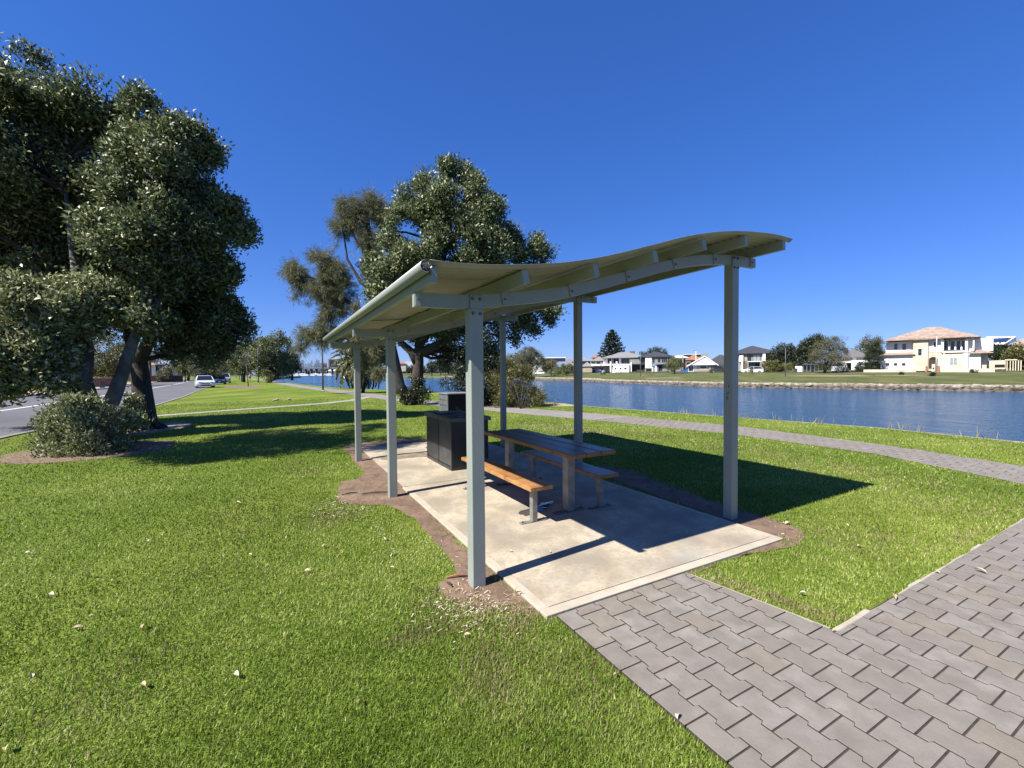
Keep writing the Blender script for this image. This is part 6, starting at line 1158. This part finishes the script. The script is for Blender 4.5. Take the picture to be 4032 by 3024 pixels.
for q, nn, an in items:
    if q.x/q.y > 1.35: continue
    for row in (0, 2, 1):
        z = (WZ-.16, WZ+.50, WZ+.17)[row]; pos = q-nn*(.24, .0, .12)[row]+Vector((random.uniform(-.08, .08), random.uniform(-.08, .08), z))
        rz = an+random.uniform(-.25, .25); s = random.uniform(.85, 1.25); me = rk[2*random.randrange(6)+(0 if row == 1 else 1)]
        if cnt < 290:
            o = bpy.data.objects.new('rock', me); C.objects.link(o); o.location = pos-Vector((38, 67, WZ)); o.rotation_euler = (random.uniform(-.12, .12), random.uniform(-.12, .12), rz); o.scale = (s, s, random.uniform(.75, 1.0)*(.7 if row == 1 else .85)); o.parent = wall; cnt += 1
        else:
            Mx = Matrix.Translation(pos) @ Matrix.Rotation(rz, 4, 'Z'); restm.add([Mx @ v.co for v in me.vertices], [tuple(p_.vertices) for p_ in me.polygons], 0 if row == 1 else 1)
stuff(restm.build('rock', [m_rock, m_rockd], wall))
m_wear = mat('worn_turf', (.24, .19, .12), (.32, .26, .18), .9, .95)
for cx, cy, Y, rx, ry, nm in ((3265, 1490, 75, 5.5, 2.2, 'a'), (3550, 1480, 70, 3.2, 1.3, 'b'), (3672, 1498, 64, 2.2, .8, 'c'), (3840, 1480, 70, 2.8, .9, 'd'), (2630, 1494, 96, 6.5, 2.2, 'e')):
    p = at(cx, cy, Y); struct(patch('worn_patch', p.x, Y, rx, ry, m_wear, lambda x, y: farz(x, y)+.03, rot=-.75, seed=ord(nm)))
f = Facade(2100, 140); mb = MB()
# far side road strip behind the lawn
pp = []
for (x, y), (dx, dy) in far[1:16]: l = math.hypot(dx, dy); pp.append((Vector((x+dx/l*36, y+dy/l*36, 1.075)), Vector((x+dx/l*44, y+dy/l*44, 1.12))))
mb = MB()
for (a, b), (c, d) in zip(pp, pp[1:]): mb.add([a+Vector((0, 0, .03)), c+Vector((0, 0, .03)), d+Vector((0, 0, .03)), b+Vector((0, 0, .03))], [(0, 1, 2, 3)])
struct(mb.build('far_road', m_asph))
# reeds and seed heads on the near bank
r = np.random.default_rng(3); P = []; D = []
for (x, y) in ((8.9, 12.5), (8.3, 13.2), (7.6, 14.0), (7.1, 14.6), (9.9, 11.0), (6.3, 15.7), (10.5, 9.6)):
    k = r.integers(14, 34); q = np.c_[x+r.normal(0, .22, k), y+r.normal(0, .22, k), np.full(k, -.05)]; d = r.normal(size=(k, 3))*.22; d[:, 2] = 1; P.append(q); D.append(d/np.linalg.norm(d, axis=1)[:, None])
P = np.vstack(P); D = np.vstack(D); o = quads('reeds', P, D, r.uniform(.12, .38, len(P)), .012, m_dry, seed=5); tag(o, 'thin straw-coloured seed heads along the near edge of the lake', 'reeds', kind='stuff')
# ================================================================== ACROSS THE ROAD, LEFT
def side_house(px, Y, yaw, label, *a): return simple_house('house', px, Y, yaw, label, *a)
I = lambda x, y: (x, y)
side_house(600, 118, 0, 'pale two storey house with grey roof and terracotta porch across the road', [bx(I, 500, 1432, 700, 1500, 0, 10, 'wall', m_gwall), bx(I, 640, 1440, 698, 1500, -.5, 0, 'wall', m_white), bx(I, 575, 1438, 612, 1500, -2, 0, 'porch', m_white)],
    [(608, 1442, 627, 1462, -.0, m_glass, m_white), (580, 1443, 596, 1460, -2, m_glass, m_white), (520, 1445, 545, 1465, 0, m_glass, m_white)], [(500, 700, 1434, 1.2, 0, 11, .6, 6, m_groof), (572, 616, 1438, 1.1, -2, 3, .3, 1.4, m_tile)])
blk(480, 1488, 498, 1511, 80, .9, mat('utility_green', (.30, .32, .27), rough=.7), 'utility_box', 'pale utility box on the verge across the road', 'utility box')
blk(172, 1478, 193, 1532, 53, .7, m_gwall, 'gate_pillar', 'tall grey gate pillar on the verge at the far left', 'pillar', extra=lambda f, t, a, b, c, d: wbox(f, a-.08, b+.08, -.08, .78, d, d+.1, 'cap', m_white, t))
blk(350, 1490, 440, 1532, 57, .4, m_brick, 'brick_wall', 'low dark brick garden wall behind the forked trunk', 'wall', extra=lambda f, t, a, b, c, d: wbox(f, a-.1, b+.1, -.1, .5, d, d+.12, 'coping', m_tan, t))
blk(255, 1482, 312, 1530, 58, .1, m_gwall, 'driveway_gate', 'grey driveway gate left of the brick garden wall', 'gate')
blk(20, 1480, 172, 1522, 60, .3, m_dwall, 'garden_wall', 'long dark garden wall at the left edge across the road', 'wall')
blk(520, 1478, 720, 1494, 100, .3, m_brick, 'hedge_wall', 'low brown wall in front of the pale house across the road', 'wall')
blk(392, 1503, 412, 1530, 52, .6, mat('bin_teal', (.04, .09, .09), rough=.5), 'wheelie_bin', 'dark teal wheelie bin with red lid behind the fork of the trunk', 'bin', extra=lambda f, t, a, b, c, d: wbox(f, a-.04, b+.04, -.06, .66, d, d+.1, 'lid', m_red, t))
p = gnd(592, 1504); t = thing('palm_trunk', p, 'bare street palm trunk on the verge by the bend in the road', 'palm'); trunk_part(t, [([p, p+Vector((0, 0, 5.2))], .32, .26)], m_bark, 8); crown('crown', [((p.x, p.y, 6.0), (1.3, 1.3, .9))], 2500, (.5, .15), m_palmf, t, seed=170)
p = gnd(1114*1.0, 1494); blk(948, 1478, 960, 1494, 96, .7, mat('bin_green', (.20, .24, .19), rough=.6), 'rubbish_bin', 'green park bin beside the path at the end of the lawn', 'bin', extra=lambda f, t, a, b, c, d: wbox(f, a-.03, b+.03, -.03, .73, d, d+.08, 'lid', m_plas, t))
# white sign on two legs
f = Facade(1114, 84, 14); t = thing('notice_board', f.c, 'small white notice board on two legs beside the path at the bank', 'sign')
X0, X1, Z0, Z1 = pxb(f, 1109, 1477, 1118, 1495); wbox(f, X0, X1, 0, .04, .55, 1.55, 'board', m_white, t)
for x in (X0+.05, X1-.1): wbox(f, x, x+.05, .04, .08, 0, .55, 'leg', m_galv, t)
# three birds grazing
def bird(p, rz, label):
    t = thing('bird', p, label, 'bird', 'birds grazing on the lawn', rz, local=True)
    t.scale = (.62, .62, .62); mb = MB(); mb.tube([(-.20, 0, .13), (-.12, 0, .15), (0, 0, .17), (.10, 0, .16), (.16, 0, .13)], [.012, .055, .085, .07, .03], 10); mb.build('body', mat('bird_body', (.40, .36, .32), (.34, .30, .27), 20, .8) if 'bird_body' not in bpy.data.materials else bpy.data.materials['bird_body'], t, smooth=True)
    mb = MB(); mb.tube([(.12, 0, .14), (.19, 0, .13), (.235, 0, .085)], [.04, .034, .026], 8); hd = mb.build('head', bpy.data.materials.get('bird_head') or mat('bird_head', (.46, .42, .38), rough=.8), t, smooth=True)
    mb = MB(); mb.tube([(.23, 0, .085), (.265, 0, .05)], [.012, .003], 6); mb.build('beak', m_plas, hd)
    for s in (-1, 1): mb = MB(); mb.tube([(-.16, s*.05, .15), (-.02, s*.085, .18), (.07, s*.06, .17)], [.01, .03, .015], 6); mb.build('wing', bpy.data.materials.get('bird_wing') or mat('bird_wing', (.22, .20, .19), rough=.8), t, smooth=True)
    for s in (-1, 1): MB().tube([(.0, s*.03, .10), (.01, s*.03, .0)], .007, 5).build('leg', m_plas, t)
for x, y, rz, lab in ((1083, 1584, 3.3, 'pale bird, leftmost of the three grazing on the lawn'), (1092, 1581, .3, 'darker winged bird touching the leftmost grazing bird'), (1138, 1580, 3.5, 'pale bird grazing alone to the right of the pair')):
    q = gnd(x, y); bird(Vector((q.x, q.y, .02)), rz, lab)
# walker on the path
def person(p, rz):
    t = thing('person', p, 'person in white hat, pale shirt and dark shorts walking away along the path', 'person', None, rz, local=True)
    me = bpy.data.meshes.new('body'); J = [(0, 0, .95), (0, 0, 1.2), (0, 0, 1.42), (0, 0, 1.52), (0, 0, 1.62), (0, 0, 1.72), (.19, 0, 1.40), (.26, .05, 1.12), (.24, .14, .9), (-.19, 0, 1.40), (-.26, -.05, 1.12), (-.24, .06, .88), (.10, 0, .88), (.11, .12, .5), (.11, .03, .08), (.11, .18, .03), (-.10, 0, .88), (-.11, -.06, .5), (-.11, -.22, .12), (-.11, -.10, .04)]
    E_ = [(0, 1), (1, 2), (2, 3), (3, 4), (4, 5), (2, 6), (6, 7), (7, 8), (2, 9), (9, 10), (10, 11), (0, 12), (12, 13), (13, 14), (14, 15), (0, 16), (16, 17), (17, 18), (18, 19)]
    me.from_pydata(J, E_, []); o = link('body', me, mat('skin', (.42, .26, .18), rough=.6), t)
    sk = o.modifiers.new('skin', 'SKIN'); rad = [.15, .15, .14, .055, .09, .075, .06, .042, .03, .06, .042, .03, .09, .06, .04, .035, .09, .06, .04, .035]
    for i, r_ in enumerate(rad): me.skin_vertices[0].data[i].radius = (r_, r_*.85)
    me.skin_vertices[0].data[0].use_root = True; o.modifiers.new('s', 'SUBSURF').levels = 1
    mb = MB(); mb.tube([(0, 0, .95), (0, 0, 1.2), (0, 0, 1.46)], [.19, .185, .13], 12); mb.tube([(.14, 0, 1.44), (.25, .04, 1.2)], [.085, .06], 8); mb.tube([(-.14, 0, 1.44), (-.25, -.04, 1.2)], [.085, .06], 8); mb.build('shirt', mat('lilac_shirt', (.42, .38, .50), rough=.8), t, smooth=True)
    mb = MB(); mb.tube([(0, 0, 1.0), (0, 0, .86)], [.185, .19], 12); mb.tube([(.10, 0, .9), (.11, .1, .55)], [.11, .085], 8); mb.tube([(-.10, 0, .9), (-.11, -.05, .55)], [.11, .085], 8); mb.build('shorts', mat('navy_shorts', (.03, .03, .05), rough=.8), t, smooth=True)
    mb = MB(); mb.tube([(0, 0, 1.70), (0, 0, 1.705)], [.19, .19], 14); mb.tube([(0, 0, 1.70), (0, 0, 1.83)], [.11, .09], 12); mb.build('hat', m_white, t)
p = at(984, 1490, 112); person(Vector((p.x, 112, .006)), .35)
# ================================================================== MARINA AND SKYLINE FAR LEFT
ORD = ['first', 'second', 'third', 'fourth', 'fifth', 'sixth', 'seventh', 'eighth', 'ninth', 'tenth', 'eleventh', 'twelfth', 'thirteenth', 'fourteenth', 'fifteenth', 'sixteenth', 'seventeenth']
YM = 890; m_bridge = mat('bridge_concrete', (.16, .17, .19), (.20, .21, .23), .02, .9)
br = thing('bridge', at(1210, 1470, 860), 'long low dark bridge spanning the lake in the far distance', 'bridge')
a = at(1095, 1460, 860); b = at(1345, 1460, 860)
MB().box(a.x, b.x, 860, 872, a.z+3.2, a.z+6.2).build('deck', m_bridge, br)
for i in range(13): x = a.x+(b.x-a.x)*i/12; MB().box(x-.8, x+.8, 862, 870, WZ-.5, a.z+3.2).build('pier', m_bridge, br)
rb_ = random.Random(4)
bo = []
for i in range(16):
    px = 1142+i*9.6+(14 if i > 7 else 0); px = px+rb_.uniform(-1, 1); L = rb_.uniform(9, 14); p = at(px, 1476, 800+rb_.uniform(-20, 25))
    t = thing('boat', Vector((p.x, p.y, WZ)), '', 'boat', 'white boats moored in front of the far bridge'); x, y = p.x, p.y
    MB().prism([(x-L/2, y-1.6), (x+L*.3, y-1.6), (x+L/2, y), (x+L*.3, y+1.6), (x-L/2, y+1.6)], WZ-.3, WZ+1.5).build('hull', m_white, t)
    MB().box(x-L*.3, x+L*.15, y-1.2, y+1.2, WZ+1.5, WZ+rb_.uniform(3.0, 4.6)).build('cabin', m_white, t); MB().box(x-L*.28, x+L*.155, y-1.25, y-1.2, WZ+2.0, WZ+2.6).build('window', m_glass, t)
    t['label'] = 'white motor boat moored before the far bridge, %s from the left' % ORD[i]
rp_ = random.Random(9)
for i in range(17):
    px = 1128+i*8.6+rp_.uniform(-3, 3); top_ = rp_.uniform(1414, 1432)
    p = at(px, 1472, 960); H = (1472-top_)/F*960
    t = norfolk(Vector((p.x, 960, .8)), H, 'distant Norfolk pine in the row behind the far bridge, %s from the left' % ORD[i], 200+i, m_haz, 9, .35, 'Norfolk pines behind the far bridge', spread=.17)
m_tower = mat('tower_cream', (.50, .42, .33), (.56, .48, .39), .02, .8); m_hotel = mat('hotel_grey', (.30, .31, .32), (.36, .37, .38), .02, .8)
f = Facade(1277, 1000); t = thing('apartment_tower', f.c, 'distant cream apartment tower behind the pines by the bridge', 'building'); X0, X1, Z0, Z1 = pxb(f, 1266, 1428, 1288, 1474); wbox(f, X0, X1, 0, 14, Z0, Z1, 'wall', m_tower, t)
for k in range(5): wbox(f, X0+1, X1-1, -.3, 0, Z0+5+k*4, Z0+6.6+k*4, 'window', m_glass, t)
f = Facade(1325, 1000); t = thing('hotel_building', f.c, 'distant stepped grey hotel with many balconies behind the palm', 'building')
for (x0, y0, x1, y1, d, m) in ((1294, 1414, 1352, 1474, 0, m_hotel), (1300, 1406, 1335, 1416, 3, m_white), (1318, 1404, 1330, 1410, 4, m_white), (1345, 1425, 1366, 1474, -2, m_tower)):
    X0, X1, Z0, Z1 = pxb(f, x0, y0, x1, y1, d); wbox(f, X0, X1, d, d+16, Z0, Z1, 'wall', m, t)
X0, X1, Z0, Z1 = pxb(f, 1297, 1417, 1343, 1462)
for k in range(7):
    for j in range(8): wbox(f, X0+j*(X1-X0)/8+.6, X0+(j+1)*(X1-X0)/8-.6, -.4, -.1, Z0+k*(Z1-Z0)/7+.8, Z0+(k+1)*(Z1-Z0)/7-.8, 'window', m_glass, t)
f = Facade(1320, 940); t = thing('white_pavilion', f.c, 'distant long white low building at the foot of the hotel', 'building'); X0, X1, Z0, Z1 = pxb(f, 1290, 1455, 1350, 1474); wbox(f, X0, X1, 0, 12, Z0, Z1-3, 'wall', m_white, t); hip(f, X0, X1, 0, 12, Z1-3, Z1, 1, 5, m_white, t)
# dark far shoreline belt of trees, reads as one mass
r = np.random.default_rng(77); P = []
for (x0, x1, Y, hgt) in ((-560, -330, 955, 9), (-330, -60, 900, 10), (-60, 90, 420, 7), (90, 500, 420, 6), (-900, -560, 930, 14), (20, 330, 300, 4.5)):
    k = int(abs(x1-x0)*22); q = np.c_[r.uniform(x0, x1, k), Y+r.uniform(-6, 6, k), 1+hgt*r.random(k)**.8*(.75+.35*np.sin(r.uniform(x0, x1, k)*0+np.linspace(0, 40, k)))]; q[:, 2] = 1+(q[:, 2]-1)*(.8+.3*np.sin(q[:, 0]*.11)+.2*np.sin(q[:, 0]*.031)); P.append(q)
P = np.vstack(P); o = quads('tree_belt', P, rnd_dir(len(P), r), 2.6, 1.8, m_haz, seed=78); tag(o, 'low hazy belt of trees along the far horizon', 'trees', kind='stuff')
